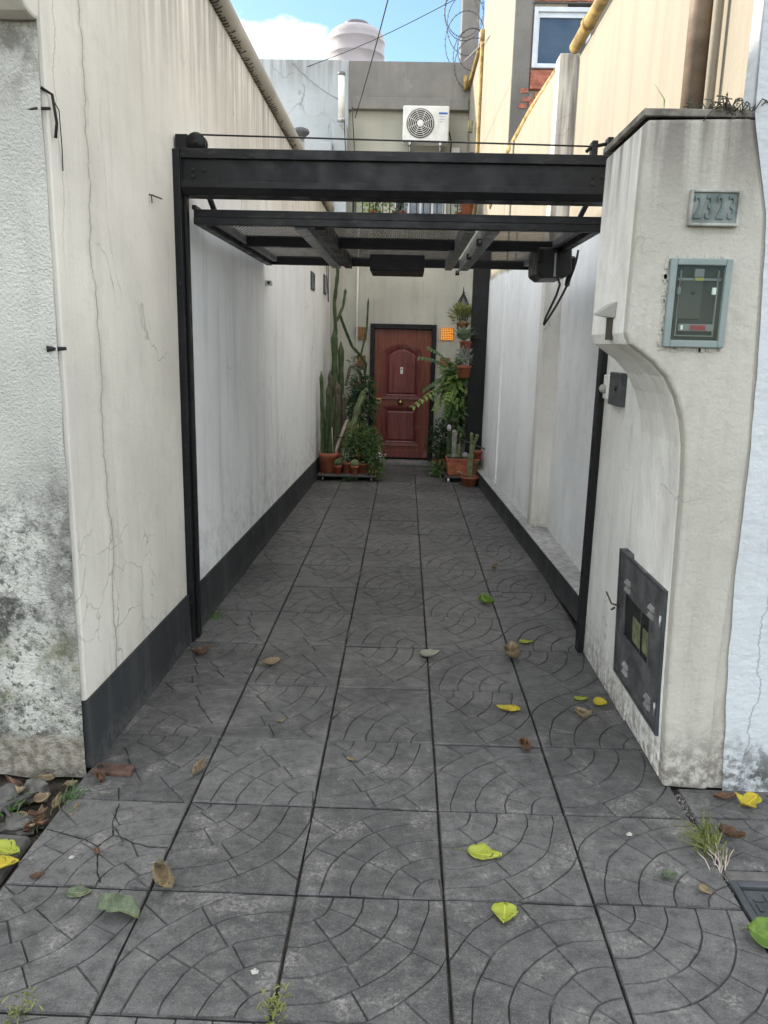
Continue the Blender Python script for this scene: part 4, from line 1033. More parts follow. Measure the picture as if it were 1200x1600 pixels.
MB().tube([(ax1 + .01, 13.7, az0 + .2), (ax1 + .06, 13.75, az0 + .05), (ax1 + .05, 13.8, az0 - .15), (ax1 + .0, 13.85, az0 - .2), (ax1 - .02, 13.9, az0 - .1)], .012, 6).build('hose', 'black_plastic', ac)
MB().box(ax1 + .06, ax1 + .22, 13.95, 13.99, az0 - .4, az0 + .02).build('duct_cover', 'white_plastic', ac, .02)

# water tank and roof flues
wt = root('water_tank', (-1.3, 17, 6.6), 'pale pinkish plastic water tank on the roof', 'water tank')
tz = 6.82; TR = .565; tx, ty = -1.16, 17
tp_ = [(TR, tz)]
for zz in (.3, .55, .8): tp_ += [(TR, tz + zz), (TR + .012, tz + zz + .015), (TR + .012, tz + zz + .03), (TR, tz + zz + .045)]
tp_ += [(TR, tz + .90), (TR - .012, tz + .94), (TR - .05, tz + 1.0), (TR - .15, tz + 1.07), (TR - .27, tz + 1.11), (TR - .3, tz + 1.115)]
MB().lathe(tp_, (tx, ty, 0), 40).build('body', 'tank', wt)
MB().lathe([(.25, tz + 1.10), (.25, tz + 1.17), (.24, tz + 1.19), (.1, tz + 1.215), (.02, tz + 1.22)], (tx, ty, 0), 30).build('lid', 'grey_plastic', wt)
MB().box(tx - .5, tx + .5, ty - .5, ty + .5, 6.0, tz).build('support_slab', 'parapet', wt)
fl = root('roof_flue', (-1.15, 13.7, 5.0), 'slim white flue pipe on the stepped wall beside the parapet', 'flue')
MB().tube([(-1.15, 13.5, 5.35), (-1.15, 13.5, 5.98)], .055, 14).build('pipe', 'white_plastic', fl); MB().tube([(-1.15, 13.5, 5.981), (-1.15, 13.5, 6.03)], .062, 14).build('cap', 'grey_plastic', fl)
MB().tube([(-1.15, 13.5, 5.30), (-1.15, 13.5, 5.35)], .066, 14).build('collar', 'galv', fl)
vc = root('vent_cowl', (-1.33, 9.7, 3.8), 'round metal vent cowl poking up behind the left coping', 'vent')
MB().tube([(-1.30, 9.7, 3.7), (-1.30, 9.7, 4.16)], .05, 14).build('pipe', 'galv', vc)
MB().lathe([(.05, 4.14), (.10, 4.18), (.105, 4.2), (.09, 4.225), (.03, 4.25)], (-1.30, 9.7, 0), 20).build('hood', 'grey_metal', vc)

# right tower building with window and bricks
tb = root('neighbour_building', (3, 12, 0), 'tall unfinished neighbour building, cream side and raw grey front with window', 'building')
X0 = XR(9.63)
w = MB(); w.hexa([(X0 + .001, 9.64, 0), (1.7, 9.64, 0), (1.7, 12.4, 0), (XR(12.4), 12.4, 0)], [(X0 + .001, 9.64, 9), (1.7, 9.64, 9), (1.7, 12.4, 9), (XR(12.4), 12.4, 9)])
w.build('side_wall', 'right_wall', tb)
w = MB(); w.hexa([(XR(12.4), 12.4005, 0), (1.7, 12.4005, 0), (1.7, 15.5, 0), (XR(15.5), 15.5, 0)], [(XR(12.4), 12.4005, 6.18), (1.7, 12.4005, 6.18), (1.7, 15.5, 5.95), (XR(15.5), 15.5, 5.95)])
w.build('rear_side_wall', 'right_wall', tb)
MB().box(X0, 1.315, 9.60, 9.6395, 3.9, 9).build('front_pier', 'tower_grey', tb, .01)
MB().box(1.3155, 4.5, 9.61, 9.9, 3.9, 4.55).box(1.3155, 4.5, 9.61, 9.9, 5.55, 9).box(1.98, 4.5, 9.61, 9.9, 4.55, 5.55).box(1.3155, 1.98, 9.66, 9.9, 4.55, 4.87).build('front_wall', 'tower_grey', tb)
wi = MB().box(1.33, 1.375, 9.585, 9.66, 4.88, 5.50).box(1.925, 1.97, 9.585, 9.66, 4.88, 5.50).box(1.375, 1.925, 9.585, 9.66, 5.45, 5.50).box(1.375, 1.925, 9.585, 9.66, 4.88, 4.915).build('window', 'alu', tb, .006)
MB().box(1.375, 1.395, 9.61, 9.66, 4.915, 5.45).box(1.395, 1.925, 9.61, 9.66, 5.40, 5.4495).box(1.395, 1.925, 9.61, 9.66, 4.915, 4.935).build('sash', 'alu', wi)
box('pane', 'pane', wi, 1.395, 1.925, 9.63, 9.64, 4.935, 5.40)
bz = 4.86
for r_ in range(8):
    for c_ in range(4):
        L = .16 if r_ > 0 else .3; hh = .07 if r_ > 0 else .2
        x = 1.325 + c_ * (L + .012) + (.06 if r_ % 2 else 0)
        z = bz - (.2 if r_ == 0 else .2 + .012 + r_ * .08 - .0)
        if z < 4.1 or (r_ > 0 and rng.random() < .22) or x > 1.95: continue
        MB().box(x, min(x + L, 1.97), 9.588 + rng.uniform(0, .012), 9.6095 if r_ > 3 else 9.66, z + rng.uniform(0, .005), z + hh).build('brick', 'brick', tb, .006, 1)
for r_ in range(3):
    for c_ in range(4):
        x = 1.33 + c_ * .165 + (.07 if r_ % 2 else 0)
        MB().box(x, x + .15, 9.588 + rng.uniform(0, .012), 9.6095, 5.56 + r_ * .09, 5.63 + r_ * .09).build('brick', 'brick', tb, .006, 1)
for (x, z) in ((1.22, 4.62), (1.25, 4.53), (1.21, 4.46)):
    MB().box(x, x + .09, 9.592, 9.5995, z, z + .05).build('brick', 'brick', tb, .006, 1)

# yellow vertical gas pipe and the smaller ones
yp = root('gas_pipe', (.99, 12.3, 3), 'thin yellow gas pipe rising up the far right wall corner', 'pipe')
MB().tube([(.985, 12.32, 2.9), (.985, 12.32, 6.16)], .032, 10).build('riser', 'yellow_pipe', yp)
MB().tube([(.985, 12.32, 6.10), (.985, 12.32, 6.24)], .042, 10).build('cap', 'yellow_pipe', yp)
MB().tube([(.98, 12.4, 6.14), (.95, 13.2, 6.05), (.905, 13.86, 5.93)], .03, 8).build('coping_pipe', 'yellow_pipe', yp)
MB().tube([(.86, 13.85, 5.9), (.85, 13.85, 6.12)], .035, 8).build('stub', 'yellow_pipe', yp)
MB().lathe([(.06, 4.58), (.065, 4.60), (.06, 4.63)], (.89, 12.45, 0), 12).build('valve', 'grey_metal', yp)
box('meter_box', 'card', yp, .86, .93, 12.75, 12.85, 5.0, 5.16)

# concrete post with razor coil
cp = MB(); cp.box(.80, 1.10, 14.6, 14.95, 5.8, 9).build('concrete_post', 'rough_concrete', None, .02, label='rough raw concrete post rising behind the parapet at right', cat='post')
MB().box(1.1, 1.3, 14.7, 14.9, 6.2, 6.85).build('blue_tarpaulin', simple('blue_sheet', (.035, .06, .12), .6), None, .01, label='dark blue sheet wedged behind the concrete post', cat='sheet')
bwc = root('razor_wire', (.8, 13.9, 6.3), 'loose coil of razor wire hanging beside the concrete post', 'wire')
bw = MB(); bb = MB()
pts = []
for k in range(0, 420):
    a = k * .105; u_ = k / 420
    rad = .40 + .05 * math.sin(k * .13)
    cxx = .73 + .30 * u_ + .03 * math.sin(k * .05); czz = 6.75 + .85 * math.sin(u_ * 5.6 + .6) * .55
    pts.append(Vector((cxx + rad * .78 * math.cos(a), 14.25 - .5 * u_, czz + rad * math.sin(a))))
bw.tube(pts, .006, 5)
bw.build('coil', 'barb', bwc)
for k in range(2, 418, 2):
    p = pts[k]; d_ = Vector((rng.uniform(-1, 1), 0, rng.uniform(-1, 1))).normalized() * .02
    bb.tube([p - d_, p + d_], .005, 4)
bb.build('barbs', 'barb', bwc, kind='stuff')

# overhead wires
def wire(pts_, r_, mat, label):
    P = [Vector(p) for p in pts_]; out = []
    for a, c_ in zip(P, P[1:]):
        for k in range(8): out.append(a.lerp(c_, k / 8) - Vector((0, 0, .06 * math.sin(math.pi * k / 8))))
    out.append(P[-1])
    MB().tube(out, r_, 5).build('overhead_wire', mat, None, label=label, cat='wire')
wire([(-.08, 8, 5.6), (-.95, 13.85, 5.45)], .008, 'wire', 'dark cable dropping from the top centre of the sky to the wall beside the flue')
wire([(-1.95, 14, 6.2), (.6, 13, 6.9)], .006, 'wire', 'thin dark wire slanting across the sky in front of the water tank')
wire([(.82, 13.8, 6.32), (1.3, 9, 5.6)], .007, 'wire_grey', 'pale wire stretched from the parapet corner to the grey building')
wire([(-2.0, 13.9, 6.3), (-1.2, 13.55, 5.65)], .012, 'wire_grey', 'cable hanging down the white wall to the flue pipe')
wire([(-1.1, 13.5, 5.3), (-1.05, 13.5, 4.6)], .008, 'wire', 'short loop of cable hanging below the flue pipe')
wire([(-.98, 13.6, 5.55), (-.9, 13.6, 4.5)], .008, 'wire', 'thin cable hanging down the cream wall below the parapet')
# white conduit next to the cactus
MB().tube([(-.735, 11.66, .95), (-.725, 11.66, 3.6)], .014, 8).build('white_conduit', 'white_plastic', None, label='thin white vertical conduit on the house wall left of the door', cat='conduit')

# ================================================================== PLANTS
def pot(mb, x, y, z, r, h, taper=.78, rim=True):
    pr_ = [(r * taper, z), (r * (taper + (1 - taper) * .8), z + h * .78)]
    if rim: pr_ += [(r * 1.04, z + h * .79), (r * 1.06, z + h), (r * .94, z + h), (r * .9, z + h * .86)]
    else: pr_ += [(r, z + h), (r * .93, z + h), (r * .9, z + h * .88)]
    return mb.lathe(pr_, (x, y, 0), 22)
RIB = [1.0 if k % 2 == 0 else .76 for k in range(14)]
def column(mb, pts_, r_, taper=.6):
    P = [Vector(p) for p in pts_]; out = []; rs = []
    for a, c_ in zip(P, P[1:]):
        for k in range(6): out.append(a.lerp(c_, k / 6))
    out.append(P[-1]); n = len(out)
    for i in range(n):
        u_ = i / (n - 1); q = r_ * (1 + .10 * math.sin(i * 1.9) + .05 * math.sin(i * 4.1))
        if u_ > .9: q *= max(.15, math.sqrt(max(0, 1 - ((u_ - .9) / .1) ** 2)))
        rs.append(q)
    return mb.tube(out, rs, 14, prof=RIB, smooth=False)
def foliage(mb, c, s, n, L, W, up_=.3, droop=.3, shell=False):
    c = Vector(c)
    for _ in range(n):
        v = Vector((rng.gauss(0, 1), rng.gauss(0, 1), rng.gauss(0, 1))).normalized() * (rng.random() ** .45)
        if mnoise.noise(v * 2.3 + c * 3) < -.28: continue
        p = c + Vector((v.x * s[0], v.y * s[1], v.z * s[2]))
        d_ = (v + Vector((rng.uniform(-.7, .7), rng.uniform(-.7, .7), up_ + rng.uniform(-.6, .5)))).normalized()
        k = rng.uniform(.6, 1.25)
        mb.leaf(p, d_, Vector((rng.uniform(-.6, .6), rng.uniform(-.9, .3), 1)), L * k, W * k, droop, .15)
    return mb
def stems(mb, base, c, s, n, r_=.004):
    for _ in range(n):
        q = Vector(c) + Vector((rng.uniform(-.8, .8) * s[0], rng.uniform(-.8, .8) * s[1], rng.uniform(-.3, .8) * s[2])); b_ = Vector(base)
        mb.tube([b_, b_.lerp(q, .5) + Vector((rng.uniform(-.04, .04), rng.uniform(-.04, .04), .03)), q], [r_ * 1.4, r_, r_ * .6], 5)
    return mb
def potted(name, label, x, y, z, r_, h, mat='terracotta', group=None, cat='potted plant', taper=.78):
    t = root(name, (x, y, z), label, cat, group)
    pot(MB(), x, y, z, r_, h, taper).build('pot', mat, t)
    MB().lathe([(r_ * .9, z + h * .84), (r_ * .9, z + h * .88)], (x, y, 0), 18).build('soil', 'soil', t)
    return t

# wheeled plant board, left of the door
bo = root('plant_dolly', (-.73, 10.3, 0), 'low wheeled board carrying the potted cacti left of the door', 'plant dolly')
box('board', 'wood_board', bo, -1.125, -.345, 10.02, 10.62, .065, .088, bevel=.004)
for xx in (-1.06, -.41):
    for yy in (10.08, 10.55):
        wh = MB().lathe([(.026, -.012), (.03, -.008), (.03, .008), (.026, .012)], (xx, yy, .031), 14, ax='x').build('wheel', 'galv', bo); MB().box(xx - .016, xx + .016, yy - .012, yy + .012, .045, .065).build('bracket', 'grey_metal', bo)
BZ = .089
t = potted('euphorbia', 'tall many-stemmed euphorbia in the large terracotta pot by left wall', -1.0, 10.22, BZ, .125, .27, taper=.93)
for (dx, dy, h_, lx, r_) in ((-.08, .0, 1.12, -.02, .024), (-.03, .04, .95, .02, .026), (.02, -.02, .8, .05, .022), (.06, .04, .66, .08, .02), (-.06, .05, .7, -.03, .026), (.0, .06, .9, .0, .02)):
    m = MB(); b_ = Vector((-1.0 + dx, 10.22 + dy, BZ + .22)); column(m, [b_, b_ + Vector((lx * .4, 0, h_ * .5)), b_ + Vector((lx, 0, h_))], r_)
    for k in range(10):
        u_ = rng.uniform(.55, 1.02); p = b_ + Vector((lx * u_, 0, h_ * u_)); a = rng.uniform(0, 6.28)
        m.leaf(p, (math.cos(a), math.sin(a), .7), (0, 0, 1), .045, .02)
    m.build('stem', 'cactus', t)
MB().tube([(-1.1, 10.16, .35), (-1.12, 10.16, .62)], .008, 5).tube([(-.93, 10.14, .35), (-.95, 10.18, .7)], .007, 5).build('support_stick', 'wood_pale', t)

for (x, lab, rr_, mat) in ((-.86, 'small round cactus in a red pot next to the large terracotta pot', .052, 'cactus'), (-.635, 'small round pale cactus in an orange pot at mid board', .058, 'cactus_pale')):
    t = potted('ball_cactus', lab, x, 10.11, BZ, rr_, .115, 'plastic_pot' if x < -.8 else 'terracotta', 'small ball cacti on the plant board', taper=.75)
    MB().ball((x, 10.11, BZ + .145), rr_ * 1.02, rr_ * 1.02, .056, rib=1, depth=.16, n=28, m=10).build('body', mat, t)

t = potted('tall_cactus', 'tall ribbed columnar cactus climbing the house corner left of the door', -.95, 10.95, 0, .17, .26)
for (dx, dy, h_, lx, r_, mt) in ((-.05, 0, 1.78, .0, .045, 'cactus'), (.03, .05, 1.6, .01, .042, 'cactus'), (.0, -.06, 1.05, .0, .048, 'cactus_old'), (.07, -.02, .9, .02, .04, 'cactus_old'), (-.08, -.04, 1.2, -.02, .036, 'cactus_old')):
    b_ = Vector((-.95 + dx, 10.95 + dy, .22)); column(MB(), [b_, b_ + Vector((lx * .5 + .015, 0, h_ * .5)), b_ + Vector((lx, 0, h_))], r_).build('stem', mt, t)
column(MB(), [(-1.0, 11.2, 1.9), (-1.03, 11.25, 2.35), (-.99, 11.3, 2.75), (-1.0, 11.3, 3.05)], .026).build('arm', 'cactus', t)
column(MB(), [(-.98, 11.1, 2.1), (-.9, 11.2, 2.3), (-.87, 11.25, 2.55)], .02).build('arm', 'cactus', t)
column(MB(), [(-.95, 11.15, 2.2), (-.86, 11.3, 1.95), (-.78, 11.4, 1.75), (-.66, 11.5, 1.62), (-.58, 11.55, 1.5), (-.60, 11.55, 1.3)], .021).build('arm', 'cactus', t)
column(MB(), [(-.66, 11.55, 1.62), (-.58, 11.6, 2.0), (-.565, 11.6, 2.45)], .014).build('arm', 'cactus', t)
column(MB(), [(-.58, 11.5, 1.35), (-.50, 11.52, 1.2), (-.44, 11.55, 1.14)], .016).build('arm', 'cactus_pale', t)
column(MB(), [(-.85, 11.2, 1.2), (-.8, 11.3, 1.45), (-.7, 11.35, 1.5), (-.62, 11.4, 1.42)], .022).build('arm', 'cactus_old', t)
m = MB(); foliage(m, (-.72, 11.4, 1.5), (.16, .08, .1), 60, .07, .025); m.build('leaf_clump', 'leaf_dark', t)

t = potted('leaning_cactus', 'pale green cactus leaning right, tied to a pale wooden stake', -.80, 10.42, BZ, .09, .16)
column(MB(), [(-.80, 10.42, .22), (-.72, 10.45, .6), (-.62, 10.5, .98), (-.55, 10.52, 1.12)], .04).build('stem', 'cactus_pale', t)
column(MB(), [(-.64, 10.5, .9), (-.58, 10.5, 1.12), (-.5, 10.5, 1.2)], .03).build('arm', 'cactus_pale', t)
MB().hexa([(-.94, 10.28, .34), (-.905, 10.28, .33), (-.905, 10.30, .33), (-.94, 10.30, .34)], [(-.785, 10.36, .78), (-.74, 10.36, .80), (-.74, 10.38, .80), (-.785, 10.38, .78)]).build('stake', 'wood_pale', t)
MB().tube([(-.9, 10.3, .55), (-.85, 10.27, .56), (-.8, 10.32, .55)], .008, 5).build('tie', 'black_plastic', t)

def bushy(name, label, x, y, z, r_, h, s, c, n, L, W, mat, potmat='terracotta', group='bushy potted plants by the door', up_=.3, droop=.3, ns=14, haspot=True):
    if haspot: t = potted(name, label, x, y, z, r_, h, potmat, group)
    else: t = root(name, (x, y, z), label, 'plant', group)
    stems(MB(), (x, y, z + h * .8), c, s, ns).build('stems', 'leaf_dark', t)
    foliage(MB(), c, s, n, L, W, up_, droop).build('foliage', mat, t)
    return t
bushy('leafy_plant', 'dense small-leaved green bush at the middle of the plant board', -.53, 10.25, BZ, .09, .14, (.24, .17, .27), (-.52, 10.28, .46), 1300, .065, .024, 'leaf_mid')
bushy('leafy_plant', 'yellowish leafy plant beside the wooden stake on the plant board', -.70, 10.5, BZ, .08, .14, (.17, .1, .22), (-.70, 10.48, .52), 380, .07, .03, 'leaf_yellowish')
bushy('leafy_plant', 'dark narrow-leaved bush against the left door jamb', -.60, 11.25, 0, .12, .2, (.17, .15, .42), (-.62, 11.25, .95), 620, .14, .02, 'leaf_dark', droop=.6)
bushy('trailing_plant', 'green plant with small pale flowers trailing off the right end of the board', -.40, 10.2, BZ, .085, .14, (.15, .14, .21), (-.36, 10.12, .25), 560, .05, .024, 'leaf_mid', up_=-.2)
bushy('succulent', 'grey succulent spilling from the pot between the two ball cacti', -.745, 10.2, BZ, .075, .15, (.09, .08, .12), (-.745, 10.18, .32), 220, .035, .018, 'leaf_grey')
bushy('creeper', 'small creeper hanging below the front edge of the plant board', -.72, 10.0, 0, .05, .0, (.12, .03, .05), (-.72, 9.99, .05), 90, .03, .016, 'leaf_dark', haspot=False, ns=5, up_=-.4)
fl_ = MB(); foliage(fl_, (-.30, 10.05, .34), (.08, .06, .05), 26, .03, .022); fr_ = root('flower_sprig', (-.30, 10.05, .2), 'sprig of pale blossoms at the right end of the plant board', 'flowers'); MB().tube([(-.33, 10.1, .2), (-.31, 10.07, .3), (-.29, 10.04, .36)], .003, 5).build('stem', 'leaf_mid', fr_); fl_.build('blossoms', 'flower', fr_, kind='stuff')
t = potted('blue_cactus', 'slender blue-grey column cactus in front of the door edge', -.37, 10.5, BZ, .06, .12)
column(MB(), [(-.37, 10.5, .18), (-.368, 10.5, .4), (-.37, 10.5, .60)], .032).build('stem', 'cactus_blue', t)
t = root('blue_cloth', (-.66, 11.3, 1.05), 'crumpled teal blue cloth hung by the lowest left vent', 'cloth')
m = MB(); vs = []
for j in range(9):
    for i in range(9):
        x = -.76 + .02 * i; z = 1.0 + .018 * j; vs.append((x + .012 * mnoise.noise(Vector((i * .5, j * .5, 0))), 11.3 + .05 * mnoise.noise(Vector((i * .45, j * .4, 5))), z + .02 * mnoise.noise(Vector((i * .6, j * .4, 9)))))
m.add(vs, [(j * 9 + i, j * 9 + i + 1, (j + 1) * 9 + i + 1, (j + 1) * 9 + i) for j in range(8) for i in range(8)], True)
m.build('cloth', simple('teal_cloth', (.03, .18, .22), .8), t)

# right of the door
bushy('fern_bush', 'dark leafy bush at the foot of the door on the right', .58, 11.15, 0, .12, .18, (.22, .2, .33), (.57, 11.1, .42), 800, .075, .03, 'leaf_dark', droop=.5)
bushy('ground_fern', 'low green fern spreading on the paving right of the doorstep', .6, 10.7, 0, .05, .0, (.2, .16, .09), (.56, 10.65, .1), 260, .07, .028, 'leaf_mid', haspot=False, up_=.1, ns=8)
bushy('dark_creeper', 'dark climbing foliage filling the corner beside the black column', .78, 11.3, 0, .14, .22, (.16, .14, .75), (.80, 11.3, 1.0), 1200, .05, .028, 'leaf_dark', ns=20)
# arching fronds
t = root('arching_fern', (.72, 10.95, 1.1), 'light green fern fronds arching out over the door', 'plant')
for (ex, ey, ez, sx, sz, L) in ((.05, 10.5, .98, .62, 1.35, .09), (.12, 10.7, 1.62, .6, 1.58, .08), (.24, 10.6, 1.75, .66, 1.58, .08), (.34, 10.5, .95, .66, 1.30, .09), (.2, 10.8, 1.2, .62, 1.45, .09), (.46, 10.4, .85, .70, 1.2, .09), (.4, 10.5, 1.5, .7, 1.5, .09), (.62, 10.4, 1.62, .74, 1.45, .08), (.5, 10.4, 1.1, .72, 1.45, .09), (.3, 10.6, 1.1, .66, 1.42, .08)):
    m = MB(); a = Vector((.74, 11.0, 1.25)); b_ = Vector((sx, 10.75, sz + .02)); e = Vector((ex + .08, ey, ez)); pts_ = []
    for k in range(17):
        u_ = k / 16; pts_.append(a * (1 - u_) ** 2 + b_ * 2 * u_ * (1 - u_) + e * u_ * u_)
    m.tube(pts_, [.006 - .004 * k / 16 for k in range(17)], 5)
    for k in range(3, 17):
        d_ = (pts_[k] - pts_[k - 1]).normalized(); sd = d_.cross(Vector((0, -.5, 1))).normalized()
        for q in (-1, 1): m.leaf(pts_[k], sd * q + d_ * .8 + Vector((0, 0, -.1)), (0, -.5, 1), L * 1.25 * rng.uniform(.8, 1.1) * (1 - .35 * k / 16), .05, .4, .1)
    m.build('frond', 'leaf_light' if rng.random() < .6 else 'leaf_mid', t)
bushy('broad_leaf_plant', 'broad-leaved light green plant spilling down beside the fern fronds', .72, 10.75, .9, .08, .12, (.19, .13, .34), (.69, 10.7, 1.25), 330, .12, .055, 'leaf_light', droop=.6, up_=-.1)
bushy('broad_leaf_plant', 'mid green leafy plant under the hanging pots by the column', .80, 10.75, .5, .08, .12, (.15, .12, .3), (.78, 10.7, .82), 300, .10, .045, 'leaf_mid', droop=.6, up_=-.1)
# opuntia pads
t = root('prickly_pear', (.66, 11.0, 0), 'flat-padded prickly pear standing between fern and column', 'cactus')
pot(MB(), .68, 11.05, 0, .12, .2).build('pot', 'terracotta', t)
for (x, z, rx, rz, a) in ((.66, .42, .05, .24, 0), (.64, .82, .07, .14, .1), (.73, .80, .06, .17, -.1), (.66, 1.08, .05, .12, .0), (.8, .95, .05, .13, -.2), (.6, 1.0, .04, .1, .3)):
    m = MB(); m.ball((x, 10.85, z), rx, .016, rz, n=16, m=10); m.build('pad', 'cactus_blue' if rz < .2 else 'cactus', t)
MB().tube([(.75, 10.8, .35), (.74, 10.78, .95)], .008, 5).tube([(.70, 10.8, .3), (.69, 10.8, .85)], .012, 6).build('stake', 'wood_pale', t)
# trough on a dolly
tt = root('cactus_trough', (.80, 10.33, 0), 'oblong terracotta trough of mixed cacti on a small dolly', 'planter')
def trough(x0, x1, y0, y1, z0, z1, k=.02):
    return MB().hexa([(x0 + k, y0 + k, z0), (x1 - k, y0 + k, z0), (x1 - k, y1 - k, z0), (x0 + k, y1 - k, z0)], [(x0, y0, z1), (x1, y0, z1), (x1, y1, z1), (x0, y1, z1)])
trough(.59, 1.02, 10.2, 10.5, .085, .30).build('trough', 'terracotta', tt, .02)
MB().box(.583, 1.027, 10.193, 10.507, .29, .318).build('rim', 'terracotta', tt, .006); MB().box(.60, 1.01, 10.21, 10.49, .319, .323).build('soil', 'soil', tt)
MB().box(.57, .93, 10.18, 10.5, .06, .083).build('board', 'wood_board', tt)
for xx in (.62, .88): MB().lathe([(.024, -.012), (.028, -.008), (.028, .008), (.024, .012)], (xx, 10.2, .029), 14, ax='x').box(xx - .014, xx + .014, 10.19, 10.21, .05, .06).build('wheel', 'white_plastic', tt)
column(MB(), [(.69, 10.33, .32), (.688, 10.33, .5), (.69, 10.32, .70)], .035).build('column_cactus', 'cactus_grey', tt)
column(MB(), [(.75, 10.33, .32), (.752, 10.33, .42), (.75, 10.33, .50)], .03).build('column_cactus', 'cactus_pale', tt)
for (x, y, r_) in ((.73, 10.25, .035), (.84, 10.28, .05), (.62, 10.25, .03), (.92, 10.33, .04)): MB().ball((x, y, .33 + r_ * .5), r_, r_, r_ * .9, rib=1, n=24, m=8).build('ball_cactus', 'cactus_pale' if r_ < .045 else 'cactus_grey', tt)
m = MB(); m.ball((.61, 10.3, .72), .03, .02, .045, n=10, m=6); m.leaf((.6, 10.3, .76), (-1, 0, .6), (0, 0, 1), .07, .03); m.build('blossom', 'flower', tt)
t = potted('forked_cactus', 'small forked cactus in a bowl pot on the paving in front of the trough', .885, 10.0, 0, .125, .125, taper=.7)
column(MB(), [(.885, 10.0, .1), (.89, 10.0, .32), (.905, 10.0, .56)], .036).build('stem', 'cactus_pale', t)
column(MB(), [(.905, 10.0, .53), (.94, 10.0, .60), (.965, 10.0, .68)], .024).build('arm', 'cactus_pale', t); column(MB(), [(.90, 10.0, .53), (.89, 10.0, .6), (.885, 10.0, .70)], .022).build('arm', 'cactus_pale', t)
MB().tube([(.80, 10.0, .11), (.78, 9.98, .17), (.72, 9.96, .19)], .008, 5).build('withered_stem', 'wood_pale', t)
t = potted('red_pot', 'red plastic pot with dry stems squeezed behind the forked cactus', 1.0, 10.32, .3, .07, .12, 'plastic_pot')
stems(MB(), (1.0, 10.3, .4), (1.0, 10.28, .38), (.06, .06, .06), 10, .003).build('stems', 'wood_pale', t)
bushy('grass_tuft', 'wispy green tuft beside the right kerb behind the bowl pot', 1.0, 10.12, .0, .03, 0, (.04, .06, .12), (1.0, 10.12, .14), 60, .09, .01, 'leaf_mid', haspot=False, ns=6)
MB().tube([(.78, 10.45, .55), (.9, 10.2, .53), (1.06, 9.98, .49)], .011, 6).build('stick', 'wood_board', None, label='grey stick poking out sideways above the trough', cat='stick')
# pots fixed to the column
t = potted('hanging_pot', 'terracotta pot with silvery plant hung on the black column', .79, 10.5, 1.38, .095, .16)
foliage(MB(), (.79, 10.48, 1.66), (.1, .08, .12), 320, .055, .016, up_=.6).build('foliage', 'leaf_white', t)
MB().tube([(.79, 10.55, 1.5), (.85, 10.56, 1.52), (.88, 10.553, 1.53)], .006, 5).build('hanger', 'wire', t)
t = potted('rosette_plant', 'big grey-green rosette succulent in a pot above the hanging terracotta pot', .80, 10.55, 1.72, .08, .14)
for k in range(17):
    a = k * 2.4; el = .25 + 1.1 * (k / 17); L = .27 - .05 * k / 17
    MB().leaf((.77, 10.5, 1.86), (math.cos(a) * math.cos(el), math.sin(a) * math.cos(el), math.sin(el)), (0, 0, 1), L, .15, .2, .12).build('leaf', 'leaf_grey', t)
t = root('spiky_plant', (.74, 10.7, 2.05), 'yellow-green spiky succulent at the top of the hanging plants', 'plant')
pot(MB(), .76, 10.75, 1.98, .08, .12).build('pot', 'terracotta', t)
foliage(MB(), (.74, 10.68, 2.2), (.15, .1, .11), 420, .10, .02, up_=.7, droop=.1).build('foliage', 'leaf_yellowish', t)
# lantern
ln = root('wall_lantern', (.79, 11.5, 2.3), 'small black wrought iron lantern on the house wall by the column', 'lantern')
lx, ly = .815, 11.6
m = MB()
for k in range(6):
    a = k * math.pi / 3; m.tube([(lx + .07 * math.cos(a), ly + .07 * math.sin(a), 2.15), (lx + .09 * math.cos(a), ly + .09 * math.sin(a), 2.38), (lx + .0 * math.cos(a), ly, 2.55)], .007, 5)
m.tube([(lx, ly, 2.53), (lx, ly, 2.63)], [.012, .003], 6).tube([(lx, ly, 2.5), (lx + .02, ly + .07, 2.56), (lx + .02, 11.75, 2.5)], .008, 5).build('cage', 'black', ln)
MB().lathe([(.10, 2.37), (.09, 2.39), (.02, 2.50)], (lx, ly, 0), 6, smooth=False).build('roof', 'grey_metal', ln)
MB().lathe([(.055, 2.16), (.075, 2.37)], (lx, ly, 0), 6, smooth=False).build('glass', 'pane', ln)
# terrace plants behind the railing
for (x, n, lab) in ((-.52, 420, 'yellow-green shrub on the terrace at the left of the railing'), (-.15, 160, 'green leafy plant on the terrace at the middle of the railing'), (.78, 200, 'small shrub at the right end of the terrace railing')):
    bushy('terrace_shrub', lab, x, 12.1, 3.6, .1, .12, (.24 if n > 300 else .13, .15, .25), (x, 12.0, 3.85), n, .06, .035, 'leaf_light' if n > 300 else 'leaf_mid', group='shrubs on the terrace')
t = potted('terrace_pot', 'brown pot hanging on the terrace edge by the yellow pipe', .82, 11.72, 3.64, .1, .2)
stems(MB(), (.82, 11.72, 3.82), (.76, 11.7, 3.86), (.16, .08, .06), 12, .003).build('stems', 'wood_pale', t)

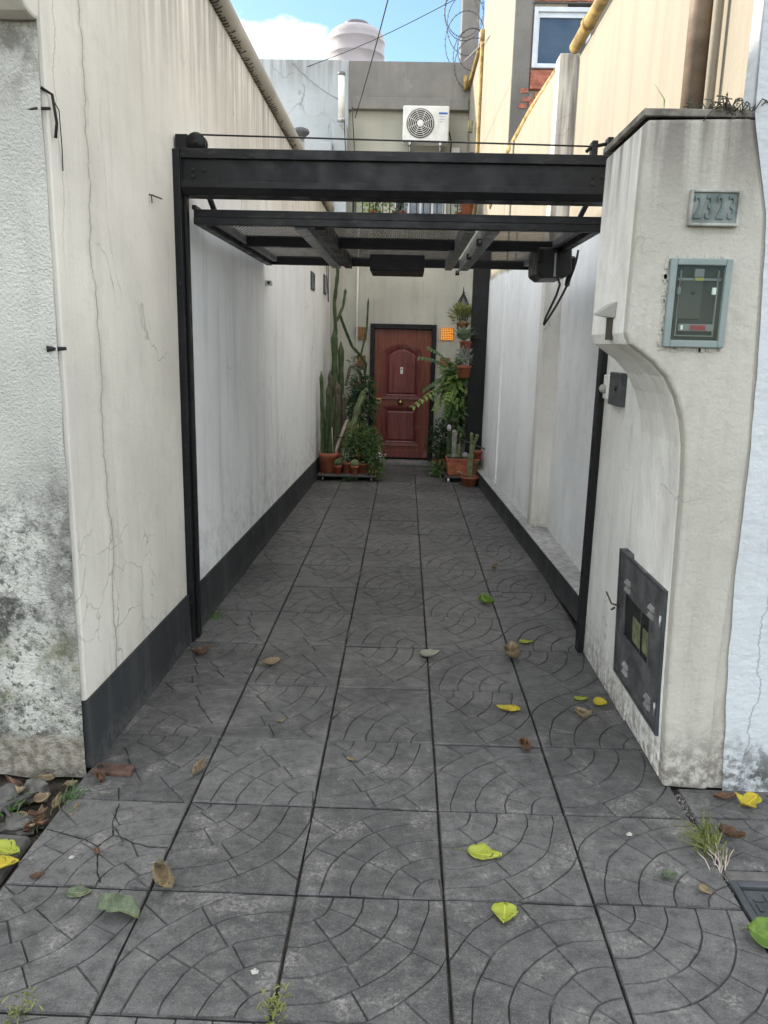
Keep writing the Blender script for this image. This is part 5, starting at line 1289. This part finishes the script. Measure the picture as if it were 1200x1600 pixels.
# ================================================================== STREET LITTER
def leaf_mesh(L, W, curl, cup, seed, lobes=0):
    rr = random.Random(seed); nu, nv = 12, 7; vs = []; 
    ea = rr.uniform(0, 9)
    for i in range(nu + 1):
        u_ = i / nu; w_ = W * .5 * (math.sin(math.pi * u_ ** .72) ** .8) * (1 + .07 * rr.uniform(-1, 1)) + .0005
        if lobes: w_ *= 1 + .3 * math.sin(u_ * math.pi * lobes)
        for j in range(nv):
            v = (j / (nv - 1)) * 2 - 1
            x = (u_ - .5) * L + .03 * L * abs(v) * mnoise.noise(Vector((u_ * 6, v * 3, ea))); y = v * w_ * (1 + .22 * mnoise.noise(Vector((u_ * 7, (1 if v > 0 else -1) * 3, ea))))
            z = cup * abs(v) ** 1.6 * W * .5 + curl * L * (u_ - .4) ** 2 * 1.5 + .09 * L * mnoise.noise(Vector((u_ * 3.4, v * 1.9, seed)))
            ang = curl * .9 * v
            vs.append(Vector((x, y * math.cos(ang), z + abs(y) * abs(math.sin(ang)) * (1 if cup >= 0 else -1))))
    fs = [(i * nv + j, (i + 1) * nv + j, (i + 1) * nv + j + 1, i * nv + j + 1) for i in range(nu) for j in range(nv - 1)]
    return vs, fs
def leaf_obj(x, y, L, W, rz, mat, curl, cup, label, cat='leaf', stalk=.4, tilt=0.0, group='fallen leaves on the paving', name='fallen_leaf', z=0.0, lobes=0):
    seed = rng.randint(0, 999); vs, fs = leaf_mesh(L, W, curl, cup, seed, lobes)
    rot = Matrix.Rotation(tilt, 3, 'X')
    vs = [rot @ v for v in vs]; mz = min(v.z for v in vs)
    t = root(name, (x, y, z + .003), label, cat, group); t.rotation_euler.z = rz
    me = bpy.data.meshes.new('blade'); me.from_pydata([(v.x, v.y, v.z - mz) for v in vs], [], fs); me.polygons.foreach_set('use_smooth', [True] * len(me.polygons)); me.materials.append(M[mat])
    o = bpy.data.objects.new('blade', me); COL.objects.link(o); o.parent = t
    sd = o.modifiers.new('thick', 'SOLIDIFY'); sd.thickness = .0007
    if stalk:
        a = Vector((-.5 * L, 0, vs[3].z - mz + .001)); m = MB()
        base = Vector(t.location)
        pts_ = [a + base, a + base + Vector((-stalk * L * .5, .04 * L, -a.z * .5)), a + base + Vector((-stalk * L, -.02 * L, -a.z + .002))]
        st_ = m.tube(pts_, .0014, 5).build('stalk', 'leaf_yellowish', t)
    return t
LV = [
 (.335, 2.455, .125, .085, R(-12), 'lf_lime', .12, .12, 'bright lime green leaf with long stalk, right of centre', .45, 0, 0),
 (.37, 2.16, .095, .08, R(-100), 'lf_lime', .1, .15, 'oval lime green leaf nearest the bottom, right of centre', .15, 0, 0),
 (-.735, 2.26, .15, .07, R(-50), 'lf_tan', .7, .8, 'curled tan leaf with upright stalk on the left seam', .5, .9, 0),
 (-.86, 2.115, .15, .085, R(-12), 'lf_dgreen', -.35, -.7, 'folded dull green leaf with brown tip at lower left', .0, -.5, 0),
 (-1.03, 2.185, .085, .055, R(5), 'lf_dgreen', .08, .1, 'small flat grey-green leaf piece at lower left', 0, 0, 0),
 (-.71, 4.06, .10, .06, R(20), 'lf_tan', .5, .4, 'curled tan leaf left of centre just outside the gate', .2, .3, 0),
 (.19, 4.26, .12, .075, R(10), 'lf_pale', .35, .3, 'pale grey-green leaf on the middle seam under the gate', .2, .2, 0),
 (.70, 4.26, .14, .11, R(-60), 'lf_tan', .8, .7, 'large crumpled tan-brown leaf on the right seam near the gate', .3, .4, 0),
 (.80, 4.52, .09, .05, R(0), 'lf_lime', .2, .2, 'small yellow-green leaf behind the crumpled brown leaf', .15, 0, 0),
 (.64, 5.25, .15, .08, R(-50), 'lf_green', .35, .6, 'folded green leaf inside the gate on the right seam', .2, .6, 0),
 (.78, 6.15, .07, .05, R(60), 'lf_tan', .7, .7, 'tiny tan curled leaf, farthest in on the driveway', .2, .5, 0),
 (.57, 3.60, .12, .065, R(170), 'lf_yellow', .15, .15, 'yellow pointed leaf in front of the right pier cabinet', .2, 0, 0),
 (.61, 3.21, .09, .06, R(-70), 'lf_red', .9, .8, 'small reddish brown curled leaf on the right seam', .1, .4, 0),
 (.94, 3.54, .10, .05, R(-40), 'lf_tan', 1.0, .9, 'rolled tan leaf near the foot of the pier', 0, .3, 0),
 (.97, 3.75, .08, .045, R(5), 'lf_lime', .15, .15, 'small yellow-green leaf beside the rolled leaf near the pier', .1, 0, 0),
 (1.055, 3.69, .075, .06, R(-35), 'lf_yellow', .5, .3, 'small yellow leaf leaning against the pier base', .3, .4, 0),
 (-.84, 2.93, .075, .05, R(80), 'lf_tan', .9, .8, 'small tan curled leaf near the left wall corner', .1, .4, 0),
 (-1.14, 4.18, .10, .06, R(20), 'lf_brown', .7, .5, 'dark brown shrivelled leaf at the foot of the left gate post', .3, .2, 0),
 (1.45, 2.845, .10, .09, R(30), 'lf_yellow', .3, .2, 'yellow lobed leaf on the sidewalk under the blue wall', .2, .1, 3),
 (1.22, 2.075, .20, .12, R(-30), 'lf_green', .25, .3, 'large bright green leaf on the drain cover edge', .1, .3, 0),
 (-1.37, 2.375, .13, .07, R(-20), 'lf_lime', .2, .3, 'upper yellow-green leaf at the far left edge of the paving', .2, .1, 0),
 (-1.345, 2.30, .11, .07, R(10), 'lf_yellow', .2, .2, 'lower pale yellow leaf at the far left edge of the paving', .1, 0, 0),
 (1.365, 2.88, .10, .04, R(0), 'lf_red', .3, .3, 'reddish leaf lying along the foot of the blue wall', .0, 0, 0),
 (1.285, 2.62, .10, .05, R(-40), 'lf_brown', .5, .6, 'brown cupped leaf on the sidewalk behind the grass tuft', .0, 0, 0),
 (.97, 2.37, .055, .04, R(-10), 'lf_dgreen', .5, .4, 'tiny green leaf scrap left of the drain cover', 0, 0, 0),
 (1.07, 2.31, .05, .035, R(-60), 'lf_tan', .2, .2, 'tiny tan leaf scrap beside the drain cover', 0, 0, 0),
 (1.205, 2.655, .06, .035, R(20), 'lf_dgreen', .5, .4, 'small dark leaf caught beside the grass tuft', 0, 0, 0),
 (-1.05, 2.39, .04, .02, R(-60), 'lf_red', .3, .3, 'tiny orange-brown leaf scrap on the cracked slab', 0, 0, 0),
 (-.55, 3.4, .04, .022, R(30), 'lf_tan', .3, .3, 'tiny tan scrap on the left middle slabs outside the gate', 0, 0, 0),
 (-.19, 3.07, .05, .02, R(-30), 'lf_tan', .4, .3, 'tiny tan scrap at the centre of the driveway', 0, 0, 0),
 (-1.2, 2.25, .05, .025, R(20), 'lf_brown', .5, .4, 'tiny brown scrap near the left edge of the driveway', 0, 0, 0),
]
for (x, y, L, W, rz, mt, cu_, cp_, lab, stk, tl, lb_) in LV:
    leaf_obj(x, y, L, W, rz, mt, cu_, cp_, lab, stalk=stk, tilt=tl, lobes=lb_)
# dead leaves heaped against the left facade
for k in range(26):
    x = rng.uniform(-1.62, -1.2); y = rng.uniform(2.5, 2.86)
    if x > -1.3 and y < 2.62: continue
    leaf_obj(x, y, rng.uniform(.045, .09), rng.uniform(.025, .05), rng.uniform(0, 6.3), rng.choice(['lf_brown', 'lf_brown', 'lf_red', 'lf_tan', 'lf_tan']), rng.uniform(.3, .9), rng.uniform(.2, .9), 'dead brown leaf in the heap against the left house front', stalk=rng.choice((0, .3)), tilt=rng.uniform(-.7, .7), group='dead leaves heaped at the left wall foot', name='dead_leaf', z=rng.uniform(-.045, .0))
M['pebble'] = simple('pale_pebble', (.42, .4, .35), .8, 0, .3, 40)
# stones
def rock(x, y, z, rx, ry, rz_, mat, label, group=None, name='stone', cat='stone', seed=0):
    bm = bmesh.new(); bmesh.ops.create_icosphere(bm, subdivisions=3, radius=1)
    for v in bm.verts:
        d = 1 + .5 * mnoise.noise(v.co * 1.6 + Vector((seed * 3.1, 0, 0))) + .22 * mnoise.noise(v.co * 3.7 + Vector((seed, 2, 0)))
        v.co = Vector((v.co.x * rx * d, v.co.y * ry * d, max(-.4, v.co.z) * rz_ * d))
    me = bpy.data.meshes.new(name); bm.to_mesh(me); bm.free(); me.materials.append(M[mat])
    o = bpy.data.objects.new(name, me); COL.objects.link(o); o.location = (x, y, z); return tag(o, label, cat, group)
rock(-1.56, 2.72, -.02, .07, .06, .05, 'stone', 'grey stone lying among dead leaves at the left house foot', seed=1)
rock(-1.46, 2.78, -.02, .06, .05, .05, 'stone', 'second grey stone against the left house front', seed=2)
rock(-1.42, 2.58, -.03, .08, .05, .035, 'stone', 'flat stone at the edge of the leaf heap', seed=3)
rock(-.39, 1.89, .004, .011, .009, .006, 'pebble', 'small white pebble on the front slab, left of centre', seed=4, name='pebble', cat='pebble')
rock(.90, 2.61, .003, .010, .008, .008, 'pebble', 'small white pebble in front of the right pier', seed=5, name='pebble', cat='pebble')
rock(-1.13, 2.36, .003, .009, .007, .004, 'pebble', 'small white pebble on the cracked left slab', seed=6, name='pebble', cat='pebble')
nbk = MB().hexa([(-1.8, 1.8, -.05), (-1.33, 1.8, -.05), (-1.335, 2.5, -.05), (-1.8, 2.52, -.05)], [(-1.8, 1.8, -.004), (-1.34, 1.8, -.008), (-1.345, 2.49, -.01), (-1.8, 2.51, -.004)]).build('stone_slab', 'stone', None, .012, label='worn grey stone slab of the neighbouring sidewalk at left edge', cat='slab')
tw = MB().tube([(-1.52, 2.5, .0), (-1.5, 2.6, .03), (-1.44, 2.7, .02)], .01, 6).tube([(-1.5, 2.6, .03), (-1.46, 2.58, .0)], .007, 5).build('twig', 'wood_board', None, label='forked dry twig on the leaf heap at left', cat='twig')
# grit and crumbs scattered over the paving
gt = MB()
for k in range(420):
    y = 1.5 + 3.5 * rng.random() ** 1.6; x = rng.uniform(-1.28, 1.16); a = rng.uniform(.0012, .0035)
    c = Vector((x, y, .002)); v = [c + Vector((rng.uniform(-a, a), rng.uniform(-a, a), 0)) for _ in range(3)] + [c + Vector((0, 0, a))]
    gt.add(v, [(0, 1, 2), (0, 1, 3), (1, 2, 3), (2, 0, 3)])
for k in range(500):       # dirt crumbs along the right joint and the pier foot
    u_ = rng.random(); x = 1.178 + rng.gauss(0, .012); y = 2.3 + u_ * .6; a = rng.uniform(.002, .006)
    c = Vector((x, y, -.004)); v = [c + Vector((rng.uniform(-a, a), rng.uniform(-a, a), 0)) for _ in range(3)] + [c + Vector((0, 0, a))]
    gt.add(v, [(0, 1, 2), (0, 1, 3), (1, 2, 3), (2, 0, 3)])
gt.build('grit', 'sill_stone', None, kind='stuff', label='fine grit and crumbs scattered over the paving', cat='grit')
# grass tuft in the right joint
def grass(x, y, n, h, spread, lean, label, mat):
    t = root('grass_tuft', (x, y, 0), label, 'grass', 'weeds in the paving joints'); m = MB()
    for k in range(n):
        a = rng.uniform(0, 6.28); L = h * rng.uniform(.5, 1.15)
        b_ = Vector((x + rng.gauss(0, .018), y + rng.gauss(0, .035), 0)); d_ = Vector((math.cos(a) * spread + lean[0], math.sin(a) * spread * .8 + lean[1], 1)).normalized()
        p1 = b_ + d_ * L * .5; p2 = b_ + d_ * L * .85 + Vector((d_.x * L * .35, d_.y * L * .35, -L * .12)); p3 = p2 + Vector((d_.x * L * .3, d_.y * L * .3, -L * .22))
        s_ = d_.cross(Vector((0, -1, .6))).normalized() * .0022
        m.add([b_ + s_, b_ - s_, p1 + s_ * .9, p1 - s_ * .9, p2 + s_ * .6, p2 - s_ * .6, p3], [(0, 1, 3, 2), (2, 3, 5, 4), (4, 5, 6)], True)
    m.build('blades', mat, t, kind='stuff')
grass(1.17, 2.53, 90, .13, .55, (-.35, .15), 'green and straw grass tuft in the joint by the right pier', 'leaf_yellowish')
grass(1.175, 2.46, 22, .08, .4, (-.1, .3), 'straw-coloured grass stems just in front of the grass tuft', 'wood_pale')
grass(-1.2, 4.78, 40, .06, 1.0, (0, 0), 'tiny green weed at the plinth just inside the gate', 'leaf_mid')
grass(-.31, 1.78, 60, .025, .8, (0, 0), 'moss clump in the joint at bottom left of centre', 'leaf_yellowish')
grass(-1.0, 1.72, 60, .02, .9, (0, 0), 'moss clump at the bottom left corner', 'leaf_yellowish')
grass(-1.28, 2.70, 30, .07, .6, (.2, 0), 'small weed among dead leaves at the left corner', 'leaf_mid')
grass(-1.48, 2.62, 26, .06, .7, (0, 0), 'small weed between the stones at the far left', 'leaf_mid')
bpy.context.view_layer.update()
